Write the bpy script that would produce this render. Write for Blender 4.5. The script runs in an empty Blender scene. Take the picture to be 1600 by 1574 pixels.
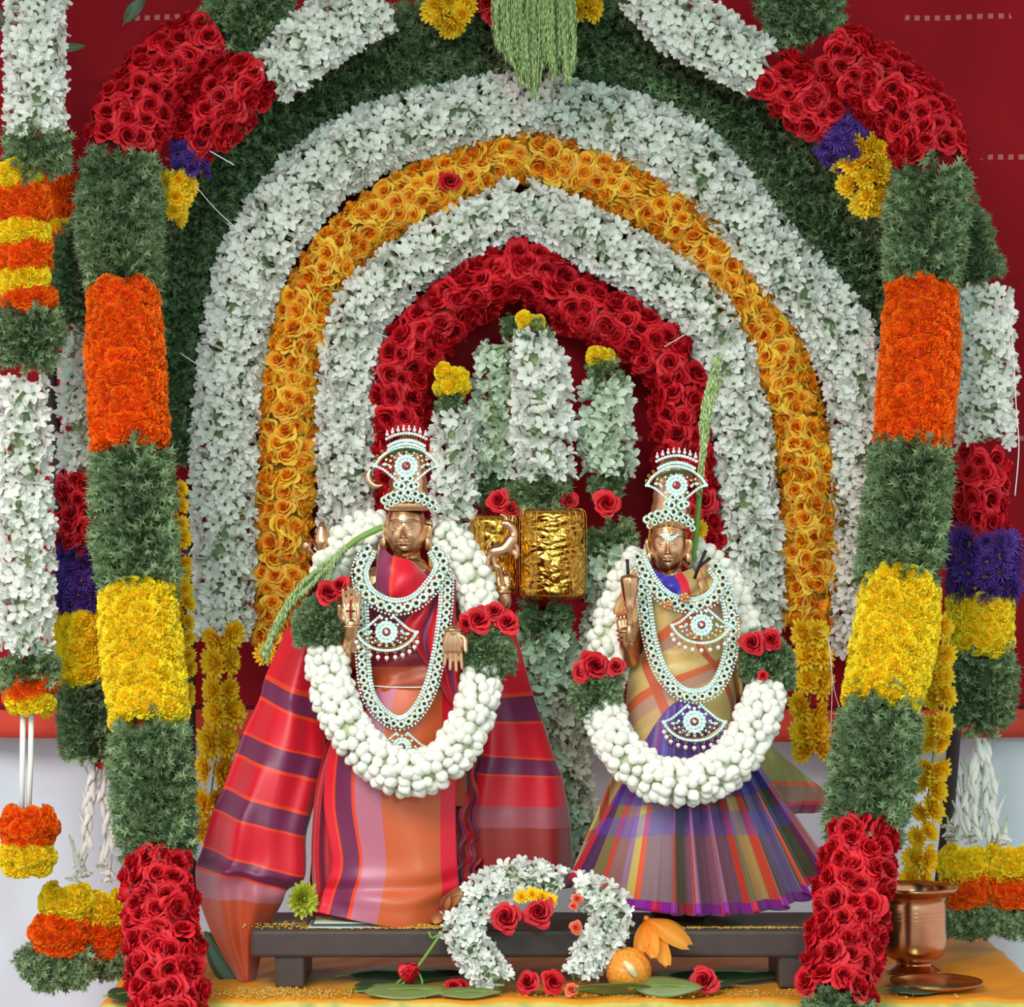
import bpy, math, random
import numpy as np
from mathutils import Matrix, Vector
PI = math.pi
random.seed(7); RNG = np.random.RandomState(11)
sc = bpy.context.scene
col = sc.collection

# ---------------- camera, world, lights, exposure ----------------
D = 4.5            # camera distance to the plane y = 0 (metres)
H = 1.482          # camera height
cam_d = bpy.data.cameras.new('camera'); cam = bpy.data.objects.new('camera', cam_d); col.objects.link(cam)
cam.location = (0, -D, H); cam.rotation_euler = (PI/2, 0, 0)
cam_d.sensor_fit = 'HORIZONTAL'; cam_d.sensor_width = 36; cam_d.lens = 36*D/1.6
cam_d.clip_start = 0.1; cam_d.clip_end = 100
sc.camera = cam
sc.view_settings.view_transform = 'Standard'; sc.view_settings.look = 'None'
sc.view_settings.exposure = 0.08; sc.view_settings.gamma = 1.0
sc.view_settings.use_curve_mapping = False
w = bpy.data.worlds.new('sky'); sc.world = w; w.use_nodes = True
bg = w.node_tree.nodes['Background']; bg.inputs[0].default_value = (0.93, 0.96, 1.0, 1); bg.inputs[1].default_value = 1.0

def area(name, loc, target, size, power, color, size_y=None):
    l = bpy.data.lights.new(name, 'AREA'); l.energy = power; l.color = color; l.size = size
    if size_y: l.shape = 'RECTANGLE'; l.size_y = size_y
    o = bpy.data.objects.new(name, l); col.objects.link(o); o.location = loc
    o.rotation_euler = (Vector(target)-Vector(loc)).to_track_quat('-Z', 'Y').to_euler()
    return o
area('daylight', (-1.7, -4.2, 4.3), (0, 0, 1.3), 2.2, 210, (1.0, 0.95, 0.90))
area('floodlight', (0.55, -4.6, 2.3), (0.0, 0, 1.3), 0.5, 42, (0.22, 1.0, 0.80))

# ---------------- pixel of the 1600 x 1574 picture at depth Y -> point ----------------
def s_of(Y): return (D+Y)/D
def P(px, py, Y): return np.array([(px-800)/1000*s_of(Y), Y, H+(787-py)/1000*s_of(Y)])
def px(Y): return s_of(Y)/1000.0        # size of one pixel at that depth
TABLE_Z = 0.75

# ---------------- materials ----------------
def srgb(h):
    if isinstance(h, str):
        c = [int(h[i:i+2], 16)/255 for i in (0, 2, 4)]
    else: c = [x/255 for x in h]
    return tuple(((x/12.92) if x <= 0.04045 else ((x+0.055)/1.055)**2.4) for x in c)+(1,)

class NT:
    def __init__(s, name):
        m = bpy.data.materials.new(name); m.use_nodes = True
        s.m = m; s.t = m.node_tree; s.b = s.t.nodes['Principled BSDF']
    def n(s, typ, **kw):
        nd = s.t.nodes.new(typ)
        for k, v in kw.items(): setattr(nd, k, v)
        return nd
    def l(s, a, b): s.t.links.new(a, b)
    def attr(s, name): return s.n('ShaderNodeAttribute', attribute_name=name).outputs['Fac']
    def math(s, op, a, b=None, c=None):
        nd = s.n('ShaderNodeMath', operation=op)
        for i, v in enumerate((a, b, c)):
            if v is None: continue
            if isinstance(v, (int, float)): nd.inputs[i].default_value = v
            else: s.l(v, nd.inputs[i])
        return nd.outputs[0]
    def mix(s, f, a, b, mode='MIX'):
        nd = s.n('ShaderNodeMix', data_type='RGBA', blend_type=mode)
        for i, v in ((0, f), (6, a), (7, b)):
            if isinstance(v, (int, float, tuple)): nd.inputs[i].default_value = v
            else: s.l(v, nd.inputs[i])
        return nd.outputs[2]
    def ramp(s, f, stops, mode='LINEAR'):
        nd = s.n('ShaderNodeValToRGB'); cr = nd.color_ramp; cr.interpolation = mode
        while len(cr.elements) < len(stops): cr.elements.new(0.5)
        for e, (p, c) in zip(cr.elements, stops): e.position = p; e.color = c
        s.l(f, nd.inputs[0]); return nd.outputs[0]
    def noise(s, scale, detail=3, vec=None, rough=0.5):
        nd = s.n('ShaderNodeTexNoise'); nd.inputs['Scale'].default_value = scale; nd.inputs['Detail'].default_value = detail
        nd.inputs['Roughness'].default_value = rough
        if vec is not None: s.l(vec, nd.inputs['Vector'])
        return nd.outputs['Fac']
    def coord(s): return s.n('ShaderNodeTexCoord').outputs['Object']
    def bump(s, h, strength=0.3, dist=0.001):
        nd = s.n('ShaderNodeBump'); nd.inputs['Strength'].default_value = strength; nd.inputs['Distance'].default_value = dist
        s.l(h, nd.inputs['Height']); s.l(nd.outputs[0], s.b.inputs['Normal'])
    def set(s, **kw):
        for k, v in kw.items(): s.b.inputs[k.replace('_', ' ')].default_value = v
        return s
MATS = {}
def petal_mat(name, stops, rough=0.55, var=0.25, trans=0.2, hue=0.0):
    """colour runs along t (0 heart .. 1 rim); each flower and each petal differs a little"""
    n = NT(name); c = n.ramp(n.attr('t'), [(p, srgb(h)) for p, h in stops])
    rnd = n.n('ShaderNodeObjectInfo').outputs['Random']
    r2 = n.math('FRACT', n.math('ADD', n.attr('rnd'), rnd))
    hs = n.n('ShaderNodeHueSaturation'); n.l(c, hs.inputs['Color'])
    n.l(n.math('ADD', n.math('MULTIPLY', r2, 2*var), 1-var), hs.inputs['Value'])
    if hue: n.l(n.math('ADD', n.math('MULTIPLY', r2, 2*hue), 0.5-hue), hs.inputs['Hue'])
    n.l(hs.outputs[0], n.b.inputs['Base Color']); n.set(Roughness=rough, Specular_IOR_Level=0.3)
    if trans:
        tr = n.n('ShaderNodeBsdfTranslucent'); n.l(hs.outputs[0], tr.inputs[0])
        mx = n.n('ShaderNodeMixShader'); mx.inputs[0].default_value = trans
        out = n.t.nodes['Material Output']
        n.l(n.b.outputs[0], mx.inputs[1]); n.l(tr.outputs[0], mx.inputs[2]); n.l(mx.outputs[0], out.inputs[0])
    MATS[name] = n.m; return n.m
def plain(name, h, rough=0.6, metal=0.0, noise=None, bump=None, spec=0.3, amt=0.3):
    n = NT(name); c = srgb(h)
    if noise:
        v = n.noise(noise, 4, n.coord()); c2 = tuple(x*(1-amt) for x in c[:3])+(1,); c3 = tuple(min(1, x*(1+amt)) for x in c[:3])+(1,)
        n.l(n.mix(v, c2, c3), n.b.inputs['Base Color'])
        if bump: n.bump(v, *bump)
    else: n.b.inputs['Base Color'].default_value = c
    n.set(Roughness=rough, Metallic=metal, Specular_IOR_Level=spec); MATS[name] = n.m; return n.m

petal_mat('tuberose', [(0, '6f7a3c'), (0.12, 'aebb84'), (0.35, 'd5dcc4'), (0.6, 'eeede6'), (1, 'f4f1ec')], 0.5, 0.07, 0.25)
petal_mat('greenish_tuberose', [(0, '6f7a3c'), (0.2, '9db47a'), (0.5, 'c6d4b6'), (1, 'e3e9dc')], 0.5, 0.08, 0.25)
petal_mat('red_rose', [(0, '7a0710'), (0.35, 'b80d1c'), (0.8, 'd01322'), (1, 'e02634')], 0.5, 0.22, 0.12)
petal_mat('yellow_rose', [(0, 'f0741a'), (0.3, 'f99620'), (0.65, 'fbb22a'), (1, 'f7d052')], 0.5, 0.1, 0.25, 0.014)
petal_mat('orange_marigold', [(0, 'e84a00'), (0.5, 'fb6306'), (1, 'ff7d16')], 0.6, 0.12, 0.15)
petal_mat('yellow_marigold', [(0, 'f6c000'), (0.5, 'ffdc10'), (1, 'ffea3c')], 0.6, 0.1, 0.15)
petal_mat('yellow_chrysanthemum', [(0, 'e88c0a'), (0.25, 'f8b40e'), (0.6, 'ffcc18'), (1, 'ffdc3c')], 0.6, 0.1, 0.2)
petal_mat('green_chrysanthemum', [(0, '7a7c10'), (0.4, 'a7ab24'), (1, 'c8c746')], 0.6, 0.1, 0.2)
petal_mat('purple_aster', [(0, 'c89a20'), (0.16, '3c1a5c'), (0.6, '56308a'), (1, '6d47a3')], 0.6, 0.18, 0.15)
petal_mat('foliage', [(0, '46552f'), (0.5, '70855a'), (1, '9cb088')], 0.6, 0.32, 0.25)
petal_mat('jasmine_bud', [(0, 'cdd3a6'), (0.3, 'e9e7d6'), (0.7, 'f2efe6'), (1, 'f3eee2')], 0.45, 0.05, 0.15)
petal_mat('grass_ear', [(0, 'a2bd70'), (0.5, 'c3d698'), (1, 'dce8ba')], 0.6, 0.2, 0.3)
petal_mat('champak', [(0, 'e8861c'), (0.5, 'f4a13c'), (1, 'f3b04c')], 0.45, 0.08, 0.25)
petal_mat('peach_flower', [(0, 'e0502c'), (0.6, 'f2664a'), (1, 'f4876c')], 0.5, 0.08, 0.25)
petal_mat('dried_flower', [(0, '8a4422'), (0.6, 'b4693e'), (1, 'c98a66')], 0.6, 0.1, 0.1)
plain('core_green', '3a4a2c', 0.9); plain('core_red', '6a0a12', 0.9); plain('core_orange', 'c4560a', 0.9)
plain('core_yellow', 'b98208', 0.9); plain('core_pale', '8f9c72', 0.9); plain('core_purple', '2d1644', 0.9)
plain('core_amber', '8a5a14', 0.9); plain('core_bud', 'b9bd96', 0.9)
plain('thread', 'e4e2dc', 0.8); plain('dark_pole', '2a2120', 0.5, noise=20); plain('white_stem', 'f0efe8', 0.5)
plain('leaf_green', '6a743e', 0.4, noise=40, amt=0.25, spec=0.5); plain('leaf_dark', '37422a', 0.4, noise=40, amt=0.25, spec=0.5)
plain('stalk_green', '6f9440', 0.5, noise=60); plain('black_stick', '1c1a18', 0.6)

# ---------------- geometry helpers ----------------
class G:
    """collects triangles; builds ONE mesh"""
    def __init__(s): s.V = []; s.F = []; s.T = []; s.R = []; s.M = []; s.n = 0
    def add(s, V, F, t=0.5, rnd=0.0, mi=0):
        V = np.asarray(V, float).reshape(-1, 3); F = np.asarray(F, int).reshape(-1, 3); k = len(V)
        s.V.append(V); s.F.append(F+s.n); s.n += k
        s.T.append(np.broadcast_to(np.asarray(t, float), (k,)).copy()); s.R.append(np.broadcast_to(np.asarray(rnd, float), (k,)).copy())
        s.M.append(np.full(len(F), mi)); return s
    def get(s):
        return np.vstack(s.V), np.vstack(s.F), np.concatenate(s.T), np.concatenate(s.R), np.concatenate(s.M)
    def mesh(s, name, mats, smooth=True, extra=None):
        V, F, T, R, M = s.get()
        me = bpy.data.meshes.new(name); me.vertices.add(len(V)); me.vertices.foreach_set('co', V.astype(np.float32).ravel())
        me.loops.add(len(F)*3); me.loops.foreach_set('vertex_index', F.astype(np.int32).ravel())
        me.polygons.add(len(F)); me.polygons.foreach_set('loop_start', np.arange(0, len(F)*3, 3, dtype=np.int32))
        me.polygons.foreach_set('material_index', M.astype(np.int32))
        me.polygons.foreach_set('use_smooth', np.full(len(F), smooth))
        for k, a in (('t', T), ('rnd', R)) + tuple((extra or {}).items()):
            at = me.attributes.new(k, 'FLOAT', 'POINT'); at.data.foreach_set('value', np.asarray(a, dtype=np.float32))
        me.update(calc_edges=True)
        for m in (mats if isinstance(mats, (list, tuple)) else [mats]): me.materials.append(MATS[m] if isinstance(m, str) else m)
        return me
def ginst(g, tm, A, off, rnd=0.0, mi=None):
    """add a template (V,F,T,R,M) transformed by 3x3 A and offset"""
    V, F, T, R, M = tm
    g.V.append(V@A.T+off); g.F.append(F+g.n); g.n += len(V); g.T.append(T); g.R.append(R+rnd); g.M.append(M if mi is None else np.full(len(F), mi))
def root(name, label, cat, loc=(0, 0, 0), group=None):
    o = bpy.data.objects.new(name, None); col.objects.link(o); o.location = loc; o.empty_display_size = 0.02
    tag(o, label, cat, group); return o
def tag(o, label, cat, group=None):
    o['label'] = label; o['category'] = cat
    if group: o['group'] = group
    return o
def link(name, me, parent=None, mat=None, kind=None, label=None):
    """me in world coordinates (mat None) or placed by the 4x4 world matrix mat"""
    o = bpy.data.objects.new(name, me); col.objects.link(o)
    if parent is not None:
        o.parent = parent
        if parent.type == 'EMPTY': o.matrix_parent_inverse = Matrix.Translation(-parent.location)
    if mat is not None: o.matrix_basis = mat
    if kind: o['kind'] = kind
    if label: o['label'] = label
    return o
def grid(nu, nv, fn, closed_v=False):
    us = np.linspace(0, 1, nu+1); vs = np.linspace(0, 1, nv+1)
    if closed_v: vs = vs[:-1]
    U, W = np.meshgrid(us, vs, indexing='ij'); V = np.stack(fn(U, W), -1).reshape(-1, 3)
    m = len(vs); i, j = np.meshgrid(np.arange(nu), np.arange(nv), indexing='ij'); i = i.ravel(); j = j.ravel(); j2 = (j+1) % m if closed_v else j+1
    a = i*m+j; b = (i+1)*m+j; c = (i+1)*m+j2; d = i*m+j2
    return V, np.concatenate([np.stack([a, b, c], 1), np.stack([a, c, d], 1)]), U.ravel(), W.ravel()
def rotz(a): c, s = math.cos(a), math.sin(a); return np.array([[c, -s, 0], [s, c, 0], [0, 0, 1.]])
def rotx(a): c, s = math.cos(a), math.sin(a); return np.array([[1., 0, 0], [0, c, -s], [0, s, c]])
def roty(a): c, s = math.cos(a), math.sin(a); return np.array([[c, 0, s], [0, 1., 0], [-s, 0, c]])
def smoothpath(pts, step):
    """Catmull-Rom through pts (k,3+), resampled every step; returns points"""
    p = np.asarray(pts, float)
    if len(p) == 2: dense = np.linspace(p[0], p[1], 40)
    else:
        q = np.vstack([2*p[0]-p[1], p, 2*p[-1]-p[-2]]); o = []
        for i in range(1, len(q)-2):
            t = np.linspace(0, 1, 24, endpoint=False)[:, None]
            o.append(0.5*((2*q[i])+(-q[i-1]+q[i+1])*t+(2*q[i-1]-5*q[i]+4*q[i+1]-q[i+2])*t**2+(-q[i-1]+3*q[i]-3*q[i+1]+q[i+2])*t**3))
        dense = np.vstack(o+[p[-1:]])
    L = np.concatenate([[0], np.cumsum(np.linalg.norm(np.diff(dense[:, :3], axis=0), axis=1))])
    n = max(2, int(round(L[-1]/step))+1); x = np.linspace(0, L[-1], n)
    return np.stack([np.interp(x, L, dense[:, k]) for k in range(p.shape[1])], 1)
def frames(p, ref=(0, -1, 0)):
    T = np.gradient(p[:, :3], axis=0); T /= np.linalg.norm(T, axis=1)[:, None]+1e-12
    r = np.array(ref, float); N = r-(T@r)[:, None]*T; ln = np.linalg.norm(N, axis=1)
    N[ln < 1e-3] = (0, 0, 1); N /= np.linalg.norm(N, axis=1)[:, None]; B = np.cross(T, N); return T, N, B
def tube(p, r, n=8, flat=1.0, ref=(0, -1, 0), cap=True):
    p = np.asarray(p, float); r = np.broadcast_to(np.asarray(r, float), (len(p),)); T, N, B = frames(p, ref)
    a = np.arange(n)/n*2*PI
    V = p[:, None, :3]+r[:, None, None]*(np.cos(a)[None, :, None]*N[:, None]*flat+np.sin(a)[None, :, None]*B[:, None])
    V = V.reshape(-1, 3); m = len(p); F = []
    i, j = np.meshgrid(np.arange(m-1), np.arange(n), indexing='ij'); i = i.ravel(); j = j.ravel(); j2 = (j+1) % n
    F = np.concatenate([np.stack([i*n+j, i*n+j2, (i+1)*n+j2], 1), np.stack([i*n+j, (i+1)*n+j2, (i+1)*n+j], 1)])
    if cap:
        V = np.vstack([V, p[:1, :3], p[-1:, :3]]); c0 = m*n; jj = np.arange(n); j2 = (jj+1) % n
        F = np.vstack([F, np.stack([np.full(n, c0), j2, jj], 1), np.stack([np.full(n, c0+1), (m-1)*n+jj, (m-1)*n+j2], 1)])
    return V, F
def lathe(prof, n=32, center=(0, 0, 0), closed=False):
    prof = np.asarray(prof, float); a = np.arange(n)/n*2*PI; m = len(prof)
    V = np.stack([prof[:, 0][:, None]*np.cos(a), prof[:, 0][:, None]*np.sin(a), np.broadcast_to(prof[:, 1][:, None], (m, n))], -1).reshape(-1, 3)+np.array(center)
    i, j = np.meshgrid(np.arange(m-1), np.arange(n), indexing='ij'); i = i.ravel(); j = j.ravel(); j2 = (j+1) % n
    return V, np.concatenate([np.stack([i*n+j, i*n+j2, (i+1)*n+j2], 1), np.stack([i*n+j, (i+1)*n+j2, (i+1)*n+j], 1)])
def ball(r, n=10, m=8, c=(0, 0, 0), sc3=(1, 1, 1)):
    th = np.linspace(0, PI, m+1); V, F = lathe(np.stack([np.sin(th)*r+1e-6, -np.cos(th)*r], 1), n)
    return V*np.array(sc3)+np.array(c), F
def box(x0, x1, y0, y1, z0, z1, b=0.0):
    v = np.array([[x, y, z] for x in (x0, x1) for y in (y0, y1) for z in (z0, z1)], float)
    f = [(0, 1, 3), (0, 3, 2), (4, 6, 7), (4, 7, 5), (0, 4, 5), (0, 5, 1), (2, 3, 7), (2, 7, 6), (0, 2, 6), (0, 6, 4), (1, 5, 7), (1, 7, 3)]
    return v, np.array(f)
def noise3(p, f, seed=0):
    """cheap smooth pseudo noise in about -1..1"""
    r = np.random.RandomState(seed); o = 0
    for k in range(5):
        d = r.normal(size=3); d /= np.linalg.norm(d); o = o+np.sin(p@d*f*(0.7+0.6*r.rand())+r.rand()*6.28)
    return o/3.0
# ---------------- flower templates (unit size: radius 1, facing +z) ----------------
def petal(az, L, W, e0, e1, r0=0.08, z0=0.0, cup=0.25, nu=3, nv=2, tip=0.5, rag=0.0):
    """ribbon petal: elevation runs e0 -> e1 (radians from horizontal) along its length"""
    def fn(U, Vv):
        v = Vv*2-1; wd = W*0.5*(0.12+0.95*np.sin(np.minimum(U/0.62, 1)*PI/2)**1.2*np.sqrt(np.clip(1-np.clip((U-0.45)/0.56, 0, 1)**2.2, 0, 1)))
        e = e0+(e1-e0)*U; k = 8
        # integrate centre curve
        r = r0+L*(np.sin(e)-np.sin(e0))/(e1-e0) if abs(e1-e0) > 1e-3 else r0+L*U*np.cos(e0)
        z = z0-L*(np.cos(e)-np.cos(e0))/(e1-e0) if abs(e1-e0) > 1e-3 else z0+L*U*np.sin(e0)
        y = v*wd; dz = cup*W*v*v*(0.3+U)
        if rag: dz = dz+rag*np.sin(v*5+az*3)*U
        return (r-dz*np.sin(e), y, z+dz*np.cos(e))
    V, F, U, W2 = grid(nu, nv, fn)
    return V@rotz(az).T, F, U
def t_tuberose(seed, openn=1.0, npet=6, tlen=1.5):
    r = random.Random(seed); g = G()
    # tube
    p = np.array([[0, 0, -tlen], [0.06, 0, -tlen*0.5], [0, 0, -0.05]]); V, F = tube(p, [0.1, 0.14, 0.26], 6, ref=(1, 0, 0), cap=False)
    g.add(V, F, np.repeat([0.16, 0.3, 0.6], 6), 0.0)
    V, F = lathe([(0.26, -0.05), (0.14, -0.12), (0.001, -0.16)], 6); g.add(V, F, np.repeat([0.3, 0.0, 0.0], 6), 0)
    for i in range(npet):
        az = 2*PI*i/npet+r.uniform(-0.15, 0.15); up = (1-openn)*1.2
        V, F, U = petal(az, 0.85*r.uniform(0.85, 1.1), 0.56, 0.75+up*0.7, -0.15+up+r.uniform(-.3, .3), 0.16, -0.05+0.03*(i % 2), 0.3, 4, 2)
        g.add(V, F, 0.45+0.55*U, r.uniform(0, .3))
    return g.get()
def t_bud(seed):
    g = G(); V, F = lathe([(0.001, -1.3), (0.12, -1.2), (0.14, -0.3), (0.3, 0.0), (0.34, 0.35), (0.2, 0.65), (0.001, 0.85)], 7)
    g.add(V+0.06*np.sin(V[:, [2, 0, 1]]*2), F, np.clip(0.25+(V[:, 2]+1.2)*0.5, 0, 1)); return g.get()
def t_rose(seed, n=22, openn=1.0):
    r = random.Random(seed); g = G()
    for i in range(n):
        f = i/(n-1.0); az = i*2.399+r.uniform(-.2, .2)
        hw = 1.25-0.38*f                     # half angle of the petal
        rb = 0.03+0.30*f; rt = 0.07+0.62*f**0.85*openn; h = 0.62-0.28*f; z0 = -0.30*f-0.35; curl = (0.05+0.25*f**1.5)*r.uniform(0.7, 1.2)
        tw = r.uniform(-.1, .1); wv = r.uniform(0.02, 0.07)*f
        def fn(U, Vv):
            v = Vv*2-1; hh = h+0.35*0; top = 1-0.42*np.abs(v)**2.2*(0.5+.6*f)
            u = U*top; rad = rb+(rt-rb)*np.sin(u*PI/2)+curl*u**3+wv*np.sin(v*4+i)*U+0.06*v*U*0.8
            a = v*hw*(0.55+0.45*np.sin(U*PI*0.6+0.3)); z = z0+(h-z0)*0+ (0.75+0.05*(1-f))*np.sin(u*PI*0.5)-0.16*(u**4)*f*2.0+0.05*(1-f)+tw*v*U
            return (rad*np.cos(a), rad*np.sin(a), z)
        V, F, U, W2 = grid(4, 6, fn); g.add(V@rotz(az).T, F, np.clip(U**1.3*(0.5+0.5*f)+0.12*f, 0, 1), r.uniform(0, .45))
    V, F = ball(0.45, 8, 5, (0, 0, -0.45), (1, 1, 0.8)); g.add(V, F, 0.0)
    return g.get()
def t_marigold(seed, n=110):
    r = random.Random(seed); g = G(); V, F = ball(0.72, 10, 6, (0, 0, -0.1)); g.add(V, F, 0.0)
    for i in range(n):
        th = math.acos(1-1.35*(i+0.5)/n); az = i*2.399; rr = 0.80+0.16*r.random()+0.03*th
        d = np.array([math.sin(th)*math.cos(az), math.sin(th)*math.sin(az), math.cos(th)])
        e1 = np.cross(d, [math.cos(az+1.57), math.sin(az+1.57), 0.01]); e1 /= np.linalg.norm(e1); e2 = np.cross(d, e1)
        a = r.uniform(-.7, .7); e1, e2 = e1*math.cos(a)+e2*math.sin(a), e2*math.cos(a)-e1*math.sin(a)
        w_ = 0.19*r.uniform(.8, 1.25); b = d*(rr-0.28); o = d*rr; l = e1*0.12*r.uniform(-.3, 1.3)
        V = np.array([b-e2*w_*0.4, b+e2*w_*0.4, o+l-e2*w_, o+l*0.6+d*0.07-e2*w_*0.35, o+l*1.3-d*0.01, o+l*0.6+d*0.07+e2*w_*0.35, o+l+e2*w_])
        g.add(V, [(0, 3, 2), (0, 4, 3), (0, 1, 4), (1, 5, 4), (1, 6, 5)], [0.1, 0.1, 0.9, 1, 0.8, 1, 0.9], r.uniform(0, .5))
    return g.get()
def t_mum(seed, layers=((1.0, 16, 0.05), (0.84, 15, 0.35), (0.62, 12, 0.7), (0.38, 9, 1.1)), w_=0.36, centre=True):
    r = random.Random(seed); g = G()
    for k, (L, n, el) in enumerate(layers):
        for i in range(n):
            az = 2*PI*(i+0.5*(k % 2))/n+r.uniform(-.08, .08)
            V, F, U = petal(az, L*r.uniform(.85, 1.05), w_, el+0.35, el-0.1+r.uniform(-.15, .15), 0.05, -0.1+0.03*k, 0.3, 3, 2, 0.8)
            g.add(V, F, 0.35+0.65*U-(0.12*k if centre else 0), r.uniform(0, .4))
    if centre:
        V, F = ball(0.24, 8, 5, (0, 0, 0.06), (1, 1, 0.6)); g.add(V, F, 0.05)
    V, F = ball(0.2, 6, 4, (0, 0, -0.2)); g.add(V, F, 0.0)
    return g.get()
def t_sprig(seed):
    """a frond of finely cut leaf, length 1 along +z from z=-0.2"""
    r = random.Random(seed); g = G(); bend = r.uniform(-.3, .3); b2 = r.uniform(-.3, .3)
    def c(u): return np.array([bend*u*u*0.5, b2*u*u*0.4, u*1.05-0.25])
    def leaf(o, d, nrm, L, W, t0):
        d = d/np.linalg.norm(d); s = np.cross(d, nrm); s /= np.linalg.norm(s)+1e-9
        V = np.array([o, o+d*L*.42+s*W*.52, o+d*L*.42+s*W*.10, o+d*L*.80+s*W*.5+nrm*W*.15, o+d*L*.70+s*W*.07, o+d*L*1.1, o+d*L*.70-s*W*.07, o+d*L*.80-s*W*.5+nrm*W*.15, o+d*L*.42-s*W*.10, o+d*L*.42-s*W*.52])
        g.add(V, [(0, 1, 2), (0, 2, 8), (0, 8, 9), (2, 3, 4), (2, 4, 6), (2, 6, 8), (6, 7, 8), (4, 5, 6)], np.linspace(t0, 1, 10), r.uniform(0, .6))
    for k in range(8):
        u = 0.2+0.1*k; side = 1 if k % 2 else -1; a = r.uniform(0, 6.28)
        d = np.array([math.cos(a)*0.75, math.sin(a)*0.75, 0.75]); nr = np.array([-math.sin(a), math.cos(a), .6]); nr /= np.linalg.norm(nr)
        leaf(c(u), d, nr, 0.36*r.uniform(.7, 1.2), 0.28, 0.25)
    leaf(c(0.8), c(1)-c(.8), np.array([0, 1., .2]), 0.45, 0.34, 0.4)
    V, F = tube(np.array([c(0), c(.5), c(.9)]), [.03, .02, .01], 3, ref=(1, 0, 0), cap=False); g.add(V, F, 0.4)
    return g.get()
def t_jbud(seed):
    """half closed jasmine: overlapping petals spiral to a blunt tip"""
    g = G(); prof = smoothpath(np.array([(0.001, -1.3, 0), (0.2, -1.2, 0), (0.30, -0.6, 0), (0.60, -0.1, 0), (0.80, 0.35, 0), (0.72, 0.80, 0), (0.45, 1.12, 0), (0.18, 1.32, 0), (0.001, 1.36, 0)]), .27)[:, :2]
    V, F = lathe(prof, 18); a = np.arctan2(V[:, 1], V[:, 0]); z = V[:, 2]
    f = (a/(2*PI)*3+z*.30+seed*.37) % 1; k = 1+np.clip((z+.3)*1.2, 0, 1)*(.20*f-.11); V[:, 0] *= k; V[:, 1] *= k*(.92+.05*seed)
    g.add(V, F, np.clip((z+1)*0.6-.25*(f < .12), 0, 1), 0); return g.get()
TM = dict(
    tuberose=[t_tuberose(1), t_tuberose(2, 0.9, 5), t_tuberose(3, 0.75), t_tuberose(4, 0.45, 5), t_tuberose(5, 1.0), t_tuberose(6, 0.85, 6)],
    rose=[t_rose(1), t_rose(2, 20, 1.05), t_rose(3, 24, .95), t_rose(4, 20)],
    marigold=[t_marigold(1), t_marigold(2), t_marigold(3)],
    mum=[t_mum(1), t_mum(2), t_mum(3)],
    aster=[t_mum(11, ((1.0, 20, .2), (.85, 18, .45), (.65, 15, .8), (.4, 10, 1.1)), .15, True), t_mum(12, ((1.0, 20, .2), (.8, 18, .5), (.6, 15, .85), (.4, 12, 1.1)), .15, False)],
    sprig=[t_sprig(k) for k in range(6)],
    jbud=[t_jbud(k) for k in range(3)],
    bud=[t_bud(1)],
)
_tmesh = {}
def tmesh(kind, i, mat):
    k = (kind, i, mat)
    if k not in _tmesh:
        g = G(); V, F, T, R, M = TM[kind][i]; g.V = [V]; g.F = [F]; g.T = [T]; g.R = [R]; g.M = [M]; g.n = len(V)
        _tmesh[k] = g.mesh(kind, mat)
    return _tmesh[k]
# kind: template set, material, core material, flower radius px, along spacing px, across spacing px, core share of r, lift, tilt jitter, object name, phi max
KIND = dict(
    tuberose=('tuberose', 'tuberose', 'core_pale', 18, 16.5, 23, .5, .84, .5, 'tuberose', 1.9),
    tuberose_green=('tuberose', 'greenish_tuberose', 'core_pale', 17, 15, 22, .5, .84, .6, 'tuberose', 1.9),
    rose=('rose', 'red_rose', 'core_red', 27, 29, 31, .74, .84, .26, 'rose', 1.7),
    yrose=('rose', 'yellow_rose', 'core_amber', 23.5, 25, 27, .74, .84, .34, 'yellow_rose', 1.7),
    omari=('marigold', 'orange_marigold', 'core_orange', 25, 27, 29, .68, .74, .3, 'marigold', 2.2),
    ymari=('marigold', 'yellow_marigold', 'core_yellow', 25, 27, 29, .68, .74, .3, 'marigold', 2.2),
    aster=('aster', 'purple_aster', 'core_purple', 26, 24, 27, .7, .88, .3, 'aster', 2.0),
    mum=('mum', 'yellow_chrysanthemum', 'core_yellow', 25, 25, 28, .5, .8, .5, 'chrysanthemum', 2.0),
    jbud=('jbud', 'jasmine_bud', 'core_bud', 12.3, 15.5, 16.5, .66, .70, .30, 'jasmine_bud', 2.3),
)
BANDNAME = dict(tuberose='tuberose_band', tuberose_green='tuberose_band', rose='rose_band', yrose='yellow_rose_band', omari='orange_marigold_band',
                ymari='yellow_marigold_band', aster='purple_aster_band', mum='chrysanthemum_band', jbud='jasmine_bud_band', foliage='foliage_band')
def path3(pts, Yf):
    """pts: (px,py,width px[,Y]) -> world path with radius column"""
    o = []
    for q in pts:
        Y = q[3] if len(q) > 3 else (Yf(q[1]) if callable(Yf) else Yf); p = P(q[0], q[1], Y); o.append([*p, q[2]*0.5*px(Y), px(Y)])
    return o
def sites(p, su, sv, phimax, jit, stagger=True):
    """p: resampled path (n,5) with spacing su; yields (pos, outdir, tangent, r, pxsize, phi)"""
    T, N, B = frames(p); out = []
    for i in range(len(p)):
        r = p[i, 3]; k = p[i, 4]; m = max(2, int(round(2*phimax*r/(sv*k)))); off = 0.5*(i % 2) if stagger else 0
        for j in range(m):
            ph = -phimax+2*phimax*(j+0.25+off)/m+RNG.uniform(-jit, jit)*sv*k/r
            d = math.cos(ph)*N[i]+math.sin(ph)*B[i]
            out.append((p[i, :3]+T[i]*RNG.uniform(-jit, jit)*su*k, d, T[i], r, k, ph))
    return out
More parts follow.
